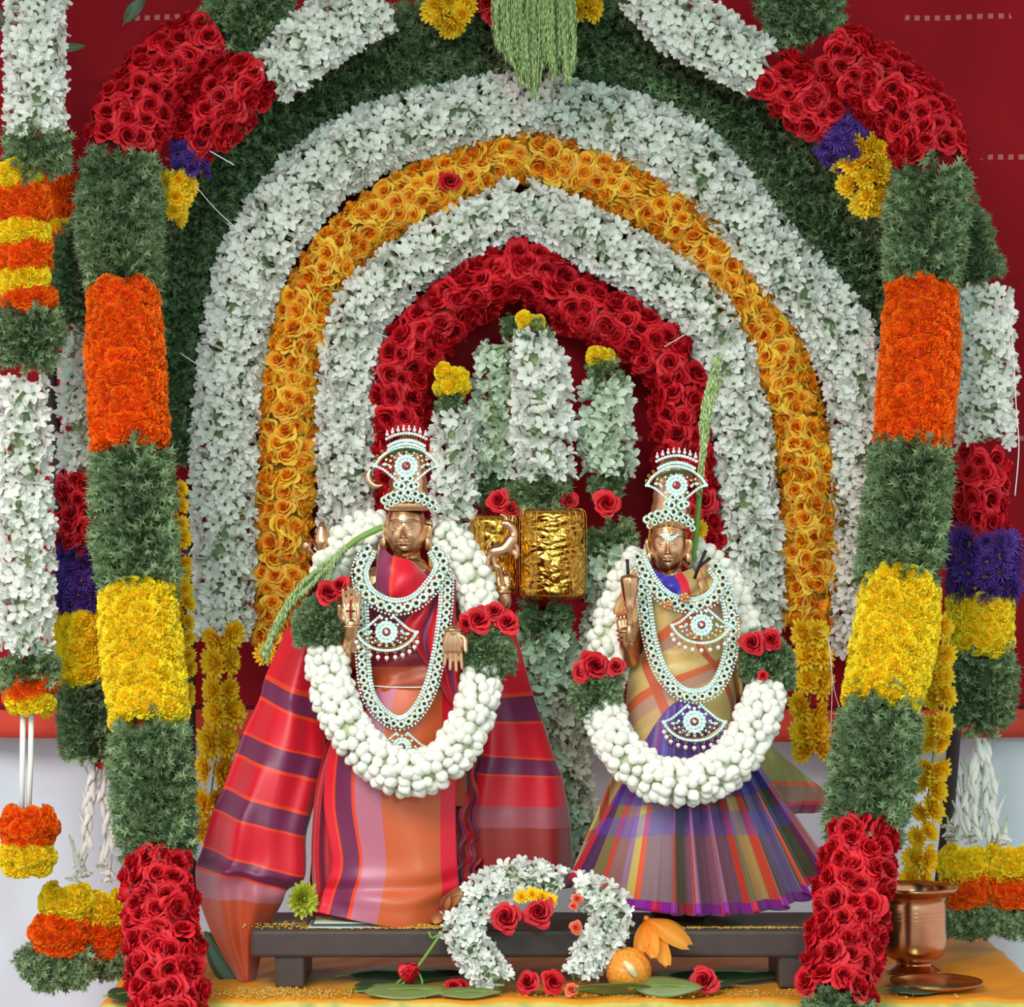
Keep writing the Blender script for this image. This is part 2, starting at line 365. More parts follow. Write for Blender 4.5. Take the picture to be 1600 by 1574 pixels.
def basis(d, tilt, roll):
    d = d/np.linalg.norm(d); a = np.array([0, 0, 1.]) if abs(d[2]) < .9 else np.array([1., 0, 0]); x = np.cross(a, d); x /= np.linalg.norm(x); y = np.cross(d, x)
    R = np.stack([x, y, d], 1); t1, t2 = RNG.normal(0, tilt, 2); return R@rotx(t1)@roty(t2)@rotz(roll)
def place(kind, i, mat, name, A, pos, parent):
    M = Matrix([[*A[0], pos[0]], [*A[1], pos[1]], [*A[2], pos[2]], [0, 0, 0, 1]])
    return link(name, tmesh(kind, i, mat), parent, M)
def band(par, kind, pts, Yf, budget, name=None, size=1.0, flatten=0.8, odd=None, label=None, dens=1.0):
    """one band of a garland: a core mesh with its flowers as children; budget caps single flowers on the thing"""
    pw = path3(pts, Yf)
    if kind == 'foliage':
        return foliage(par, pw, size, flatten, name, label, dens)
    tk, mat, cmat, fr, su, sv, cs, lift, tilt, on, pm = KIND[kind]
    k0 = np.mean([q[4] for q in pw]); p = smoothpath(pw, su*size*k0/dens**.5)
    g = G(); pc = smoothpath(pw, 12*k0); V, F = tube(pc, pc[:, 3]*cs, 14, flatten); g.add(V, F, 0.3)
    core = link(name or BANDNAME[kind], g.mesh(name or BANDNAME[kind], [cmat]), par, label=label)
    st = sites(p, su*size, sv*size/dens**.5, pm, 0.28)
    st.sort(key=lambda s: -math.cos(s[5])+0.15*RNG.rand()); gs = G()
    for n_, (c, d, T, r, k, ph) in enumerate(st):
        d2 = d.copy(); rr = fr*size*k*RNG.uniform(.86, 1.16)
        rel = d*np.array([1, flatten, 1]); pos = c+rel*max(r*lift, r-rr*0.55)*(1 if tk != 'tuberose' else 1)
        if tk == 'jbud': d2 = d+T*RNG.uniform(.1, .9)*(1 if kind else 1)
        A = basis(d2, tilt, RNG.uniform(0, 6.28))*rr; ti = RNG.randint(len(TM[tk])); m2 = mat
        if odd and RNG.rand() < odd[1]: m2 = odd[0]
        if budget[0] > 0:
            budget[0] -= 1; place(tk, ti, m2, on, A, pos, core)
        else: ginst(gs, TM[tk][ti], A, pos, RNG.rand())
    if gs.n: link(on+'_cluster', gs.mesh(on+'_cluster', [mat]), core, kind='stuff')
    return core
def foliage(par, pw, size=1.0, flatten=0.8, name=None, label=None, dens=1.0, mat='foliage', top=0.72):
    k0 = np.mean([q[4] for q in pw]); g = G(); pc = smoothpath(pw, 12*k0)
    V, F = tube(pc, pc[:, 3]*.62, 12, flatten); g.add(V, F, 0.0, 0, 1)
    su = 10.5*size/dens**.5; p = smoothpath(pw, su*k0); T, N, B = frames(p)
    for (c, d, T, r, k, ph) in sites(p, su, su*1.0, 2.3, 0.5):
        L = min(44*size*k*RNG.uniform(.75, 1.25), r*1.0); rel = d*np.array([1, flatten, 1]); pos = c+rel*(r-L*.82)*RNG.uniform(.92, 1.04)
        A = basis(d+T*RNG.uniform(-.35, .35), .38, RNG.uniform(0, 6.28))*L; ginst(g, TM['sprig'][RNG.randint(6)], A, pos, RNG.rand()*.6)
    nm = name or 'foliage_band'
    return link(nm, g.mesh(nm, [mat, 'core_green']), par, kind='stuff', label=label)
def single(kind, mat, name, pos, rad, facing=(0, -1, .1), roll=None, label=None, cat=None, parent=None, tilt=0.0, ti=None, group=None):
    A = basis(np.array(facing, float), tilt, RNG.uniform(0, 6.28) if roll is None else roll)*rad
    ti = RNG.randint(len(TM[kind])) if ti is None else ti
    o = place(kind, ti, mat, name, A, pos, parent)
    if cat: tag(o, label, cat, group)
    return o
def garland(name, label, segs, Yf, cat='garland', limit=300, group=None):
    q = segs[0][1][0]; Y = q[3] if len(q) > 3 else (Yf(q[1]) if callable(Yf) else Yf)
    r = root(name, label, cat, tuple(P(q[0], q[1], Y)), group); bud = {}
    for s in segs:
        kind, pts = s[0], s[1]; kw = s[2] if len(s) > 2 else {}
        b = bud.setdefault(KIND[kind][9] if kind != 'foliage' else 'f', [limit]); band(r, kind, pts, Yf, b, **kw)
    return r
# ---------------- setting ----------------
def struct(name, g, mats, smooth=False, extra=None):
    o = link(name, g.mesh(name, mats, smooth, extra)); o['kind'] = 'structure'; return o
# silk backdrop: red field woven with small dashes, lighter border along the lower hem
n = NT('backdrop_cloth'); cu = n.attr('cu'); cv = n.attr('cv')
base = n.mix(n.noise(3.0, 3, n.coord()), srgb('7c0914'), srgb('a00f20'))
weave = n.noise(600, 1, n.coord()); base = n.mix(n.math('MULTIPLY', weave, .12), base, srgb('c02838'))
# dashes: rows every .31 m, dash pitch 1.8 cm
row = n.math('LESS_THAN', n.math('ABSOLUTE', n.math('SUBTRACT', n.math('FRACT', n.math('DIVIDE', n.math('ADD', cv, .085), .246)), .5)), .018)
dash = n.math('LESS_THAN', n.math('FRACT', n.math('DIVIDE', cu, .018)), .5)
base = n.mix(n.math('MULTIPLY', n.math('MULTIPLY', row, dash), n.math('MULTIPLY', n.math('GREATER_THAN', n.noise(5, 0, n.coord()), .52), .4)), base, srgb('e0a08c'))
hem = n.math('LESS_THAN', cv, .055); base = n.mix(hem, base, srgb('cf4a3c'))
line = n.math('LESS_THAN', n.math('ABSOLUTE', n.math('SUBTRACT', cv, .058)), .004); base = n.mix(line, base, srgb('5c1420'))
n.l(base, n.b.inputs['Base Color']); n.set(Roughness=.75, Specular_IOR_Level=.12); 
MATS['backdrop_cloth'] = n.m
YB = 0.545; zb = P(0, 1158, YB)[2]
def bk(U, V):
    x = -1.5+3.0*V; z = zb+2.0*U+0.006*np.sin(V*9)
    y = YB+0.010*np.sin(x*14+z*2)+0.006*np.sin(x*31-z*7+1)+0.006*np.sin(z*9+x*5)+0.02*np.exp(-((x-.62-(z-1.9)*.4)/.02)**2)*0
    return (x, y, z)
V, F, U, W = grid(90, 160, bk); g = G(); g.add(V, F)
bd = struct('wall_back', g, ['backdrop_cloth'], True, dict(cu=V[:, 0]+5, cv=V[:, 2]-zb))
so = bd.modifiers.new('t', 'SOLIDIFY'); so.thickness = .001
# white sheet behind the hem
n = NT('white_sheet'); n.l(n.mix(n.noise(2.2, 2, n.coord()), srgb('cfd6e4'), srgb('e9e6ee')), n.b.inputs['Base Color']); n.set(Roughness=.7, Specular_IOR_Level=.2); MATS['white_sheet'] = n.m
def ws(U, V):
    x = -1.6+3.2*V; z = 2.9*U
    return (x, 0.63+0.018*np.sin(x*11+z*1.5)+0.01*np.sin(x*23+2), z)
V, F, U, W = grid(60, 160, ws); g = G(); g.add(V, F); struct('wall_sheet', g, ['white_sheet'], True)
plain('floor_stone', '9a948c', .5, noise=5)
g = G(); V, F = box(-3, 3, -6, 2.5, -.05, 0); g.add(V, F); struct('floor', g, ['floor_stone'])
# unseen canopy, added overhead to darken the backdrop and the top of the arch
plain('shade_canopy_cloth', 'b8aa98', .85)
g = G(); V, F = grid(24, 24, lambda U, W: (-2.2+4.4*U, -1.5+2.55*W, 2.95+.04*np.sin(U*9)*np.sin(W*7)))[:2]; g.add(V, F); cn = struct('added_shade_canopy', g, ['shade_canopy_cloth'], True)
so = cn.modifiers.new('t', 'SOLIDIFY'); so.thickness = .004
# ---------------- arch of garlands pinned to the backdrop ----------------
YA = 0.40
garland('green_garland', 'broad dark green leaf garland forming the outermost arch behind the white flowers',
    [('foliage', [(268, 720, 80), (272, 560, 95), (285, 430, 115), (330, 300, 125), (400, 225, 130), (500, 150, 135), (620, 85, 140), (740, 55, 150), (840, 55, 150), (960, 60, 150), (1080, 120, 140), (1180, 200, 140), (1260, 310, 140), (1330, 400, 130), (1390, 480, 110), (1400, 560, 80)], dict(size=1.15))], .44)
garland('tuberose_garland', 'white tuberose garland forming the outer pointed arch around the yellow roses',
    [('tuberose', [(348, 985, 95), (352, 850, 98), (350, 700, 100), (362, 570, 98), (385, 440, 104), (440, 335, 106), (520, 255, 106), (620, 205, 102), (728, 176, 98), (832, 162, 92)]),
     ('tuberose', [(846, 160, 84), (936, 188, 104), (1030, 220, 110), (1110, 280, 110), (1180, 370, 110), (1260, 460, 108), (1325, 550, 105), (1345, 660, 92), (1340, 800, 90), (1335, 960, 80), (1335, 1010, 60)])], YA)
garland('yellow_rose_garland', 'orange yellow rose garland forming the arch between two white arches',
    [('yrose', [(432, 995, 76), (440, 880, 86), (448, 740, 92), (456, 600, 92), (480, 480, 90), (530, 400, 90), (600, 335, 92), (690, 290, 92), (800, 245, 84)]),
     ('yrose', [(815, 245, 84), (900, 262, 92), (990, 305, 94), (1070, 355, 94), (1140, 430, 92), (1200, 530, 92), (1240, 640, 94), (1262, 760, 96), (1266, 880, 96), (1262, 965, 86)])], YA+.01)
garland('tuberose_garland', 'white tuberose garland forming the inner pointed arch around the red roses',
    [('tuberose', [(545, 860, 90), (545, 700, 92), (548, 570, 92), (570, 480, 88), (640, 412, 84), (722, 364, 84), (814, 318, 78)]),
     ('tuberose', [(820, 318, 74), (900, 360, 84), (990, 410, 88), (1080, 468, 90), (1130, 550, 88), (1158, 660, 88), (1168, 800, 90), (1182, 900, 84), (1185, 975, 60)])], YA-.01)
garland('red_rose_garland', 'dark red rose garland forming the innermost pointed arch',
    [('rose', [(632, 800, 92), (628, 680, 96), (632, 570, 98), (690, 500, 94), (756, 447, 90), (814, 416, 80)]),
     ('rose', [(822, 420, 84), (890, 468, 96), (980, 520, 98), (1050, 575, 96), (1062, 670, 94), (1075, 780, 96), (1095, 880, 80)])], YA-.015)
single('rose', 'red_rose', 'rose', P(702, 282, YA-.035), 21*px(YA), (0.1, -1, .3), label='single red rose set among the yellow roses left of the arch top', cat='rose', ti=1)
# ---------------- thick garlands hanging from the frame ----------------
def YC(y): return float(np.interp(y, [-40, 240, 900, 1300, 1600], [.30, .20, 0.0, -.18, -.34]))
def YD(y): return float(np.interp(y, [-40, 240, 1200], [.30, .27, .20]))
col_l = garland('thick_garland', 'thick hanging garland of leaf, marigold and red rose bands at the left of the table',
    [('foliage', [(400, -30, 130), (380, 30, 130), (355, 55, 110)]),
     ('rose', [(320, 70, 110), (265, 105, 122), (215, 170, 130), (190, 225, 118)]),
     ('foliage', [(188, 262, 122), (186, 340, 132), (190, 430, 122)], dict(size=1.25)),
     ('omari', [(193, 462, 98), (196, 560, 112), (203, 690, 112)], dict(size=.84, dens=1.25)),
     ('foliage', [(205, 722, 126), (208, 810, 132), (215, 915, 128)], dict(size=1.25)),
     ('ymari', [(215, 935, 108), (222, 1020, 118), (232, 1118, 112)], dict(size=.84, dens=1.25)),
     ('foliage', [(232, 1150, 124), (240, 1240, 130), (246, 1328, 116)], dict(size=1.25)),
     ('rose', [(244, 1362, 116), (254, 1450, 128), (268, 1600, 130)], dict(size=1.08))], YC)
col_r = garland('thick_garland', 'thick hanging garland of leaf, marigold and red rose bands at the right of the table',
    [('foliage', [(1235, -30, 130), (1255, 25, 130), (1270, 52, 110)]),
     ('rose', [(1305, 85, 110), (1360, 120, 122), (1425, 180, 126), (1455, 240, 118)]),
     ('foliage', [(1455, 285, 122), (1448, 350, 130), (1440, 440, 116)], dict(size=1.25)),
     ('omari', [(1440, 462, 100), (1438, 560, 114), (1426, 685, 110)], dict(size=.84, dens=1.25)),
     ('foliage', [(1424, 716, 126), (1415, 800, 134), (1402, 900, 128)], dict(size=1.25)),
     ('ymari', [(1408, 922, 112), (1398, 1000, 122), (1376, 1098, 112)], dict(size=.84, dens=1.25)),
     ('foliage', [(1378, 1110, 120), (1366, 1190, 138), (1352, 1290, 124)], dict(size=1.25)),
     ('rose', [(1345, 1312, 112), (1332, 1400, 126), (1308, 1548, 128)], dict(size=1.08)),
     ('foliage', [(1308, 1565, 112), (1304, 1640, 110)])], YC)
# second, shorter strand that crosses the corners
garland('draped_garland', 'draped tuberose and red rose garland with purple and yellow tip, upper left corner',
    [('tuberose', [(590, 5, 90), (500, 55, 98), (425, 118, 84)]),
     ('rose', [(392, 118, 96), (345, 175, 110), (305, 220, 70)]),
     ('aster', [(300, 232, 52), (298, 262, 50)], dict(size=.7)),
     ('mum', [(276, 285, 52), (268, 330, 34)], dict(size=.75))], .25)
garland('draped_garland', 'draped tuberose and red rose garland with purple and yellow tip, upper right corner',
    [('tuberose', [(1005, -15, 84), (1075, 40, 100), (1180, 105, 86)]),
     ('rose', [(1215, 120, 96), (1265, 165, 104), (1300, 205, 60)]),
     ('aster', [(1305, 215, 74), (1330, 235, 66)], dict(size=.85)),
     ('mum', [(1352, 235, 80), (1350, 285, 72), (1378, 320, 36)], dict(size=.85))], .25)
# marigold and rose tuft at the crown of the arch
r = root('flower_tuft', 'yellow marigold and red rose tuft at the top centre left of the green tassel', 'flower tuft', tuple(P(715, 20, .30)))
b_ = [50]; band(r, 'mum', [(690, -4, 66), (722, 18, 70)], .30, b_, size=.9)
for q in ((760, 5), (772, 25)): single('rose', 'red_rose', 'rose', P(*q, .29), 22*px(.29), parent=r)
r = root('flower_tuft', 'small yellow marigold tuft at the top centre right of the green tassel', 'flower tuft', tuple(P(910, 20, .30)))
band(r, 'mum', [(905, -20, 50), (910, 16, 50)], .30, [20], size=.9)

# ---------------- outer strands ----------------
def tassel(par, x0, y0, x1, y1, n, Y, spread=10, seed=0, size=17):
    """string of long white tuberose buds pointing down, opening at the lower end"""
    r = random.Random(seed); n = int(n*1.5)
    for i in range(n):
        f = i/(n-1); x = x0+(x1-x0)*f+r.uniform(-spread, spread)*(.3+f*1.8); y = y0+(y1-y0)*f
        d = np.array([r.uniform(-.45, .45), r.uniform(-.5, .0), -1.0]); last = i >= n-3
        A = basis(d, .06, r.uniform(0, 6))@np.diag([1, 1, 1.0 if last else 1.9])*(size*.9 if last else size*.84)*px(Y)
        single_A('tuberose' if last else 'bud', 2 if last else 0, 'tuberose', 'tuberose', A, P(x, y, Y), par)
def single_A(kind, ti, mat, name, A, pos, par): return place(kind, ti, mat, name, A, pos, par)
def pom(par, kind, x, y, w, h, Y, name):
    """a short marigold ring as one band"""
    return band(par, kind, [(x, y-h*.32, w*.86), (x, y-h*.1, w), (x, y+h*.1, w), (x, y+h*.32, w*.86)], Y, [90], name=name, size=.62, dens=1.2)
def leaftip(par, x, y, w, h, Y, label=None):
    g = G(); n_ = int(w*h/22)
    for i in range(n_):
        a = RNG.uniform(-1, 1); b = RNG.uniform(0, 1); L = h*RNG.uniform(.35, .6)*px(Y)
        A = basis(np.array([a*.8, RNG.uniform(-.6, .3), -1.0]), .25, RNG.uniform(0, 6.28))*L
        ginst(g, TM['sprig'][RNG.randint(6)], A, P(x+a*w*.42*(1-b*.45), y-h*.4+b*h*.5, Y+RNG.uniform(-.02, .02)), RNG.rand()*.6)
    link('leaf_tuft', g.mesh('leaf_tuft', ['foliage']), par, kind='stuff')
YE = .10
s1 = garland('hanging_garland', 'slender garland at the far left edge, white tuberose with short orange and yellow marigold rings',
    [('tuberose', [(60, -30, 86), (55, 60, 88), (55, 130, 90), (56, 200, 84)]),
     ('foliage', [(58, 222, 106), (60, 262, 96)]),
     ('ymari', [(22, 268, 60), (30, 284, 62)], dict(size=.7)),
     ('omari', [(34, 302, 78), (36, 332, 80)], dict(size=.7)),
     ('ymari', [(36, 356, 74), (36, 372, 72)], dict(size=.7)),
     ('omari', [(38, 392, 76), (40, 412, 76)], dict(size=.7)),
     ('ymari', [(38, 434, 72), (40, 444, 72)], dict(size=.7)),
     ('omari', [(46, 462, 78), (46, 468, 76)], dict(size=.7)),
     ('foliage', [(44, 496, 108), (44, 530, 112), (42, 562, 80)]),
     ('tuberose', [(38, 600, 66), (36, 720, 76), (42, 850, 82), (38, 1005, 76)], dict(size=1.05)),
     ('foliage', [(44, 1034, 92), (46, 1054, 92)]),
     ('omari', [(44, 1072, 70), (46, 1080, 72)], dict(size=.66)),
     ('ymari', [(46, 1094, 68), (46, 1100, 64)], dict(size=.66))], YE)
g = G()
for dx in (-5, 8):
    V, F = tube(np.array([P(41+dx, 1108, YE), P(40+dx, 1190, YE), P(38+dx*.8, 1272, YE)]), .0045, 8); g.add(V, F)
link('white_stem', g.mesh('white_stem', ['white_stem']), s1)
pom(s1, 'omari', 45, 1292, 88, 52, YE, 'orange_marigold_ring'); pom(s1, 'ymari', 42, 1338, 82, 46, YE, 'yellow_marigold_ring')
# marigold string half hidden behind it
garland('marigold_string', 'shaded string of orange and yellow marigolds behind the far left garland',
    [('omari', [(92, 285, 40), (94, 330, 44)], dict(size=.7)), ('ymari', [(96, 345, 38), (96, 358, 38)], dict(size=.7)), ('omari', [(92, 375, 42), (92, 385, 42)], dict(size=.7)), ('foliage', [(92, 395, 50), (92, 415, 40)]), ('omari', [(92, 425, 40), (94, 445, 36)], dict(size=.7))], .42)
s2 = garland('hanging_garland', 'garland left of the thick left one, with purple band and white tassels',
    [('foliage', [(128, 370, 70), (118, 430, 90), (112, 500, 70)]),
     ('tuberose', [(122, 520, 40), (124, 600, 48), (126, 730, 56)], dict(size=1.05)),
     ('rose', [(122, 756, 62), (126, 848, 70)], dict(size=.85)),
     ('aster', [(128, 872, 68), (126, 948, 64)], dict(size=.9)),
     ('ymari', [(130, 972, 78), (136, 1050, 82)], dict(size=.8)),
     ('foliage', [(134, 1078, 92), (138, 1130, 94), (140, 1178, 84)])], YD)
single('rose', 'red_rose', 'rose', P(158, 1188, .19), 14*px(.19), parent=s2)
tassel(s2, 146, 1198, 122, 1370, 15, .19, 6, 3); tassel(s2, 158, 1202, 172, 1370, 10, .2, 7, 4)
pom(s2, 'ymari', 104, 1410, 78, 48, .18, 'yellow_marigold_ring'); pom(s2, 'omari', 96, 1460, 94, 54, .18, 'orange_marigold_ring'); leaftip(s2, 90, 1505, 96, 80, .18)
pom(s2, 'ymari', 168, 1422, 58, 50, .20, 'yellow_marigold_ring'); pom(s2, 'omari', 166, 1468, 66, 46, .20, 'orange_marigold_ring'); leaftip(s2, 172, 1500, 60, 60, .20)
s3 = garland('hanging_garland', 'garland right of the thick right one, with purple band and white tassels',
    [('foliage', [(1500, 320, 60), (1515, 380, 84), (1530, 432, 80)]),
     ('tuberose', [(1540, 460, 74), (1540, 560, 88), (1538, 685, 84)]),
     ('rose', [(1535, 718, 82), (1530, 812, 92)], dict(size=1.0)),
     ('aster', [(1534, 850, 102), (1536, 925, 104)], dict(size=1.0)),
     ('ymari', [(1532, 946, 96), (1530, 1004, 96)], dict(size=.75)),
     ('foliage', [(1535, 1030, 106), (1533, 1080, 112), (1530, 1124, 92)])], YD)
single('rose', 'red_rose', 'rose', P(1533, 1142, .20), 14*px(.2), parent=s3)
tassel(s3, 1528, 1160, 1508, 1315, 15, .2, 8, 5, 19); tassel(s3, 1538, 1160, 1560, 1318, 15, .21, 7, 6, 19); tassel(s3, 1520, 1220, 1488, 1310, 6, .22, 9, 7); tassel(s3, 1540, 1220, 1538, 1310, 6, .22, 9, 8)
s3b = s3
for (x, w_) in ((1505, 76), (1580, 86)):
    pom(s3, 'ymari', x, 1352, w_, 44, .19, 'yellow_marigold_ring'); pom(s3, 'omari', x+4, 1391, w_, 46, .19, 'orange_marigold_ring'); leaftip(s3, x+2, 1432, w_, 66, .19)
# strings of single chrysanthemums between arch and thick garlands
def mumstring(label, pts, Y, rad=27, sides=True, seed=1):
    r = root('chrysanthemum_string', label, 'flower string', tuple(P(*pts[0], Y))); rr = random.Random(seed)
    p = smoothpath([[*P(x, y, Y)] for x, y in pts], .02); V, F = tube(p, .0016, 5); g = G(); g.add(V, F); link('thread', g.mesh('thread', ['stalk_green']), r)
    q = smoothpath([[*P(x, y, Y)] for x, y in pts], rad*1.5*px(Y))
    for k, c in enumerate(q):
        for sd in ((-1, 1) if sides else (0,)):
            f = (sd*.8+rr.uniform(-.2, .2), -1+rr.uniform(-.1, .5), rr.uniform(-.5, .5)); f = np.array(f)/np.linalg.norm(f)
            single('mum', 'yellow_chrysanthemum', 'chrysanthemum', c+f*rad*.55*px(Y)+np.array([0, 0, rr.uniform(-.006, .006)]), rad*px(Y)*rr.uniform(.8, 1.1), f, parent=r)
    return r
mumstring('string of yellow chrysanthemums hanging below the left end of the white arch', [(350, 990), (345, 1060), (350, 1120), (338, 1180), (330, 1240), (322, 1290)], .30, 28, True, 2)
mumstring('string of yellow chrysanthemums hanging below the right end of the yellow rose arch', [(1268, 990), (1270, 1060), (1262, 1120), (1270, 1180)], .30, 28, True, 3)
mumstring('string of small yellow chrysanthemums hugging the inner edge of the thick left garland', [(276, 770), (280, 860), (285, 950), (290, 1020), (286, 1100)], .12, 17, True, 4)
mumstring('string of yellow chrysanthemums beside the thick right garland, ending above the brass pot', [(1462, 985), (1466, 1060), (1462, 1140), (1452, 1230), (1440, 1310), (1432, 1372)], .10, 24, True, 5)
single('mum', 'yellow_chrysanthemum', 'chrysanthemum', P(415, 1022, .25), 20*px(.25), label='lone yellow chrysanthemum under the left end of the yellow rose arch', cat='flower')
# frame poles
def pole(label, pts, w_, Y, mat='dark_pole', name='frame_pole', cat='pole'):
    p = smoothpath([[*P(x, y, Y)] for x, y in pts], .03); V, F = tube(p, w_*.5*px(Y), 10); g = G(); g.add(V, F)
    return tag(link(name, g.mesh(name, [mat])), label, cat)
pole('bent dark pole between the two leftmost garlands', [(84, -60), (78, 200), (76, 470), (80, 620), (88, 700), (94, 800)], 20, .44)
pole('upright dark pole just inside the thick left garland', [(296, 760), (297, 1000), (300, 1400), (302, 1610)], 16, .44)
pole('slanting dark pole behind the white tassels at right', [(1500, 1020), (1490, 1160), (1476, 1330), (1460, 1460), (1446, 1610)], 21, .44)

# ---------------- green grass tassel at the crown ----------------
def ear_strand(g, pts, rad, seed, step=.004):
    """thin stalk covered in tiny seeds"""
    r = random.Random(seed); p = smoothpath(pts, step); V, F = tube(p, rad*.4, 4, cap=False); g.add(V, F, .2, r.random())
    oc = np.array([[0, 0, 1.], [1, 0, 0], [0, 1, 0], [-1, 0, 0], [0, -1, 0], [0, 0, -1.4]]); of = [(0, 1, 2), (0, 2, 3), (0, 3, 4), (0, 4, 1), (5, 2, 1), (5, 3, 2), (5, 4, 3), (5, 1, 4)]
    for q in p:
        for _ in range(2):
            s_ = rad*r.uniform(.45, .8); g.add(oc*np.array([s_*.55, s_*.55, s_*2.4])+q[:3]+np.array([r.uniform(-1, 1), r.uniform(-1, 1), r.uniform(-.6, .6)])*rad, of, r.random(), r.random()*.5)
r = root('grass_tassel', 'bunch of drooping pale green grass ears hanging at the top centre', 'tassel', tuple(P(838, -40, .20)))
for b, (x0, x1, yb, n_) in enumerate([(800, 815, 140, 34), (835, 834, 158, 40), (862, 866, 130, 34), (882, 887, 142, 24), (788, 792, 104, 20), (820, 825, 128, 34)]):
    g = G()
    for k in range(n_):
        a = RNG.uniform(-1, 1); a2 = RNG.uniform(-1, 1); yb2 = yb-abs(a)*35-RNG.uniform(0, 25); Yk = .20+a2*.02
        ear_strand(g, [P(838+(x0-838)*.8+a*14, -50, Yk), P(x0+a*17, 10, Yk-.01), P((x0+x1)/2+a*17+RNG.uniform(-3, 3), 70, Yk), P(x1+a*11, yb2, Yk)], 3.6*px(.2), b*50+k, .006)
    link('grass_ear', g.mesh('grass_ear', ['grass_ear']), r, kind='stuff')
# loose mango leaves against the backdrop
def bigleaf(label, x, y, L, W, ang, Y, mat='leaf_dark', name='mango_leaf', tiltz=0.25, fold=.25, droop=.3, facing=None):
    def fn(U, Vv):
        v = Vv*2-1; wd = W*.5*np.sin(np.clip(U, 0, 1)**.8*PI)**.8+.0; return (U*L-L/2, -fold*np.abs(v)*wd*.8+droop*L*(U-.5)**2, v*wd)
    V, F, U, W2 = grid(12, 6, fn); V = V*px(Y)@roty(0).T; c, s = math.cos(ang), math.sin(ang)
    R = np.array([[c, 0, -s], [0, 1, 0], [s, 0, c]]); V = V@R.T
    if facing is not None: V = V@rotx(facing).T
    mid, F2 = tube(np.array([[-L/2*1.15, droop*L*.3, 0], [0, -.6, 0], [L/2*.95, droop*L*.24, 0]])*px(Y)@R.T@(rotx(facing).T if facing is not None else np.eye(3)), 1.1*px(Y), 5)
    g = G(); g.add(V, F, U); o = link(name, g.mesh(name, [mat])); o.location = P(x, y, Y)
    so = o.modifiers.new('t', 'SOLIDIFY'); so.thickness = .0006
    g2 = G(); g2.add(mid, F2); link('midrib', g2.mesh('midrib', ['leaf_green']), o)
    return tag(o, label, 'leaf')
bigleaf('dark mango leaf against the red cloth near the top left corner', 212, 12, 60, 22, .9, .44)
bigleaf('short dark mango leaf poking out right of the far left garland', 112, 74, 46, 15, .1, .40)
bigleaf('dark mango leaf cut off at the top left corner', 4, 30, 60, 24, 2.2, .20)
# ---------------- cloth helpers ----------------
def cr(C, t):
    """Catmull-Rom through C (k,...) at t in 0..1 (uniform)"""
    C = np.asarray(C, float); k = len(C)
    if k == 2: t = np.asarray(t).reshape(-1, *([1]*(C.ndim-1))); return C[0]+(C[1]-C[0])*t
    Q = np.concatenate([2*C[:1]-C[1:2], C, 2*C[-1:]-C[-2:-1]]); x = np.clip(np.asarray(t)*(k-1), 0, k-1-1e-9); i = x.astype(int); f = (x-i).reshape(-1, *([1]*(C.ndim-1)))
    a, b, c, d = Q[i], Q[i+1], Q[i+2], Q[i+3]
    return 0.5*(2*b+(c-a)*f+(2*a-5*b+4*c-d)*f*f+(3*b-3*c+d-a)*f**3)
def sheet(name, rows, mat, parent=None, nu=60, nv=80, fold=None, thick=.0012, label=None, vs=None):
    """rows: top to bottom, each a list of (px,py,Y) from left to right"""
    m = max(len(r) for r in rows); W = []
    for r in rows:
        C = np.array([P(*q) for q in r]); W.append(cr(C, np.linspace(0, 1, nu+1)))
    W = np.array(W); S = cr(W, np.linspace(0, 1, nv+1))     # (nv+1, nu+1, 3)
    v, u = np.meshgrid(np.linspace(0, 1, nv+1), np.linspace(0, 1, nu+1), indexing='ij')
    if fold is not None: S = S+fold(u, v, S)
    V = S.reshape(-1, 3); i, j = np.meshgrid(np.arange(nv), np.arange(nu), indexing='ij'); i = i.ravel(); j = j.ravel(); n_ = nu+1
    F = np.concatenate([np.stack([i*n_+j, (i+1)*n_+j, (i+1)*n_+j+1], 1), np.stack([i*n_+j, (i+1)*n_+j+1, i*n_+j+1], 1)])
    g = G(); g.add(V, F); o = link(name, g.mesh(name, [mat], True, dict(cu=u.ravel(), cv=v.ravel())), parent, label=label)
    so = o.modifiers.new('t', 'SOLIDIFY'); so.thickness = thick; so.offset = 0
    return o
def yz(f): return np.stack([np.zeros_like(f), f, np.zeros_like(f)], -1)
def silk(name, build, rough=.42, sheen=.3):
    n = NT(name); c = build(n); co = n.coord()
    wv = n.noise(900, 0, co); c = n.mix(.12, c, n.mix(wv, (0, 0, 0, 1), (1, 1, 1, 1)), 'OVERLAY')
    n.l(c, n.b.inputs['Base Color']); n.set(Roughness=rough, Specular_IOR_Level=.4); n.b.inputs['Sheen Weight'].default_value = sheen; n.b.inputs['Sheen Roughness'].default_value = .4
    MATS[name] = n.m
def bands_ramp(n, f, segs):
    """segs: (end, colour) in order; constant colours"""
    st = []; p = 0.0
    for e, c in segs: st.append((p, srgb(c))); p = e
    return n.ramp(f, st, 'CONSTANT')
RED, PUR, ORG, MAU, TAN = 'cf0f26', '6f1f48', 'e03a18', 'b0606e', 'bf5426'
def shawl_cells(edges):
    out = []; 
    for e, c in edges: out.append((e, c))
    return out
def f11(k): return k/11
silk('shawl_left', lambda n: bands_ramp(n, n.attr('cv'), [(.085, RED), (.095, ORG), (f11(2)-.01, PUR), (f11(2), ORG), (f11(3)-.01, RED), (f11(3), ORG), (f11(4)-.01, PUR), (f11(4), ORG), (f11(5)-.01, RED), (f11(5), ORG), (f11(6)-.01, PUR), (f11(6), ORG), (f11(7)-.01, RED), (f11(7), ORG), (f11(8)-.006, PUR), (f11(8)+.006, ORG), (f11(9), MAU), (1.0, 'b4421e')]))
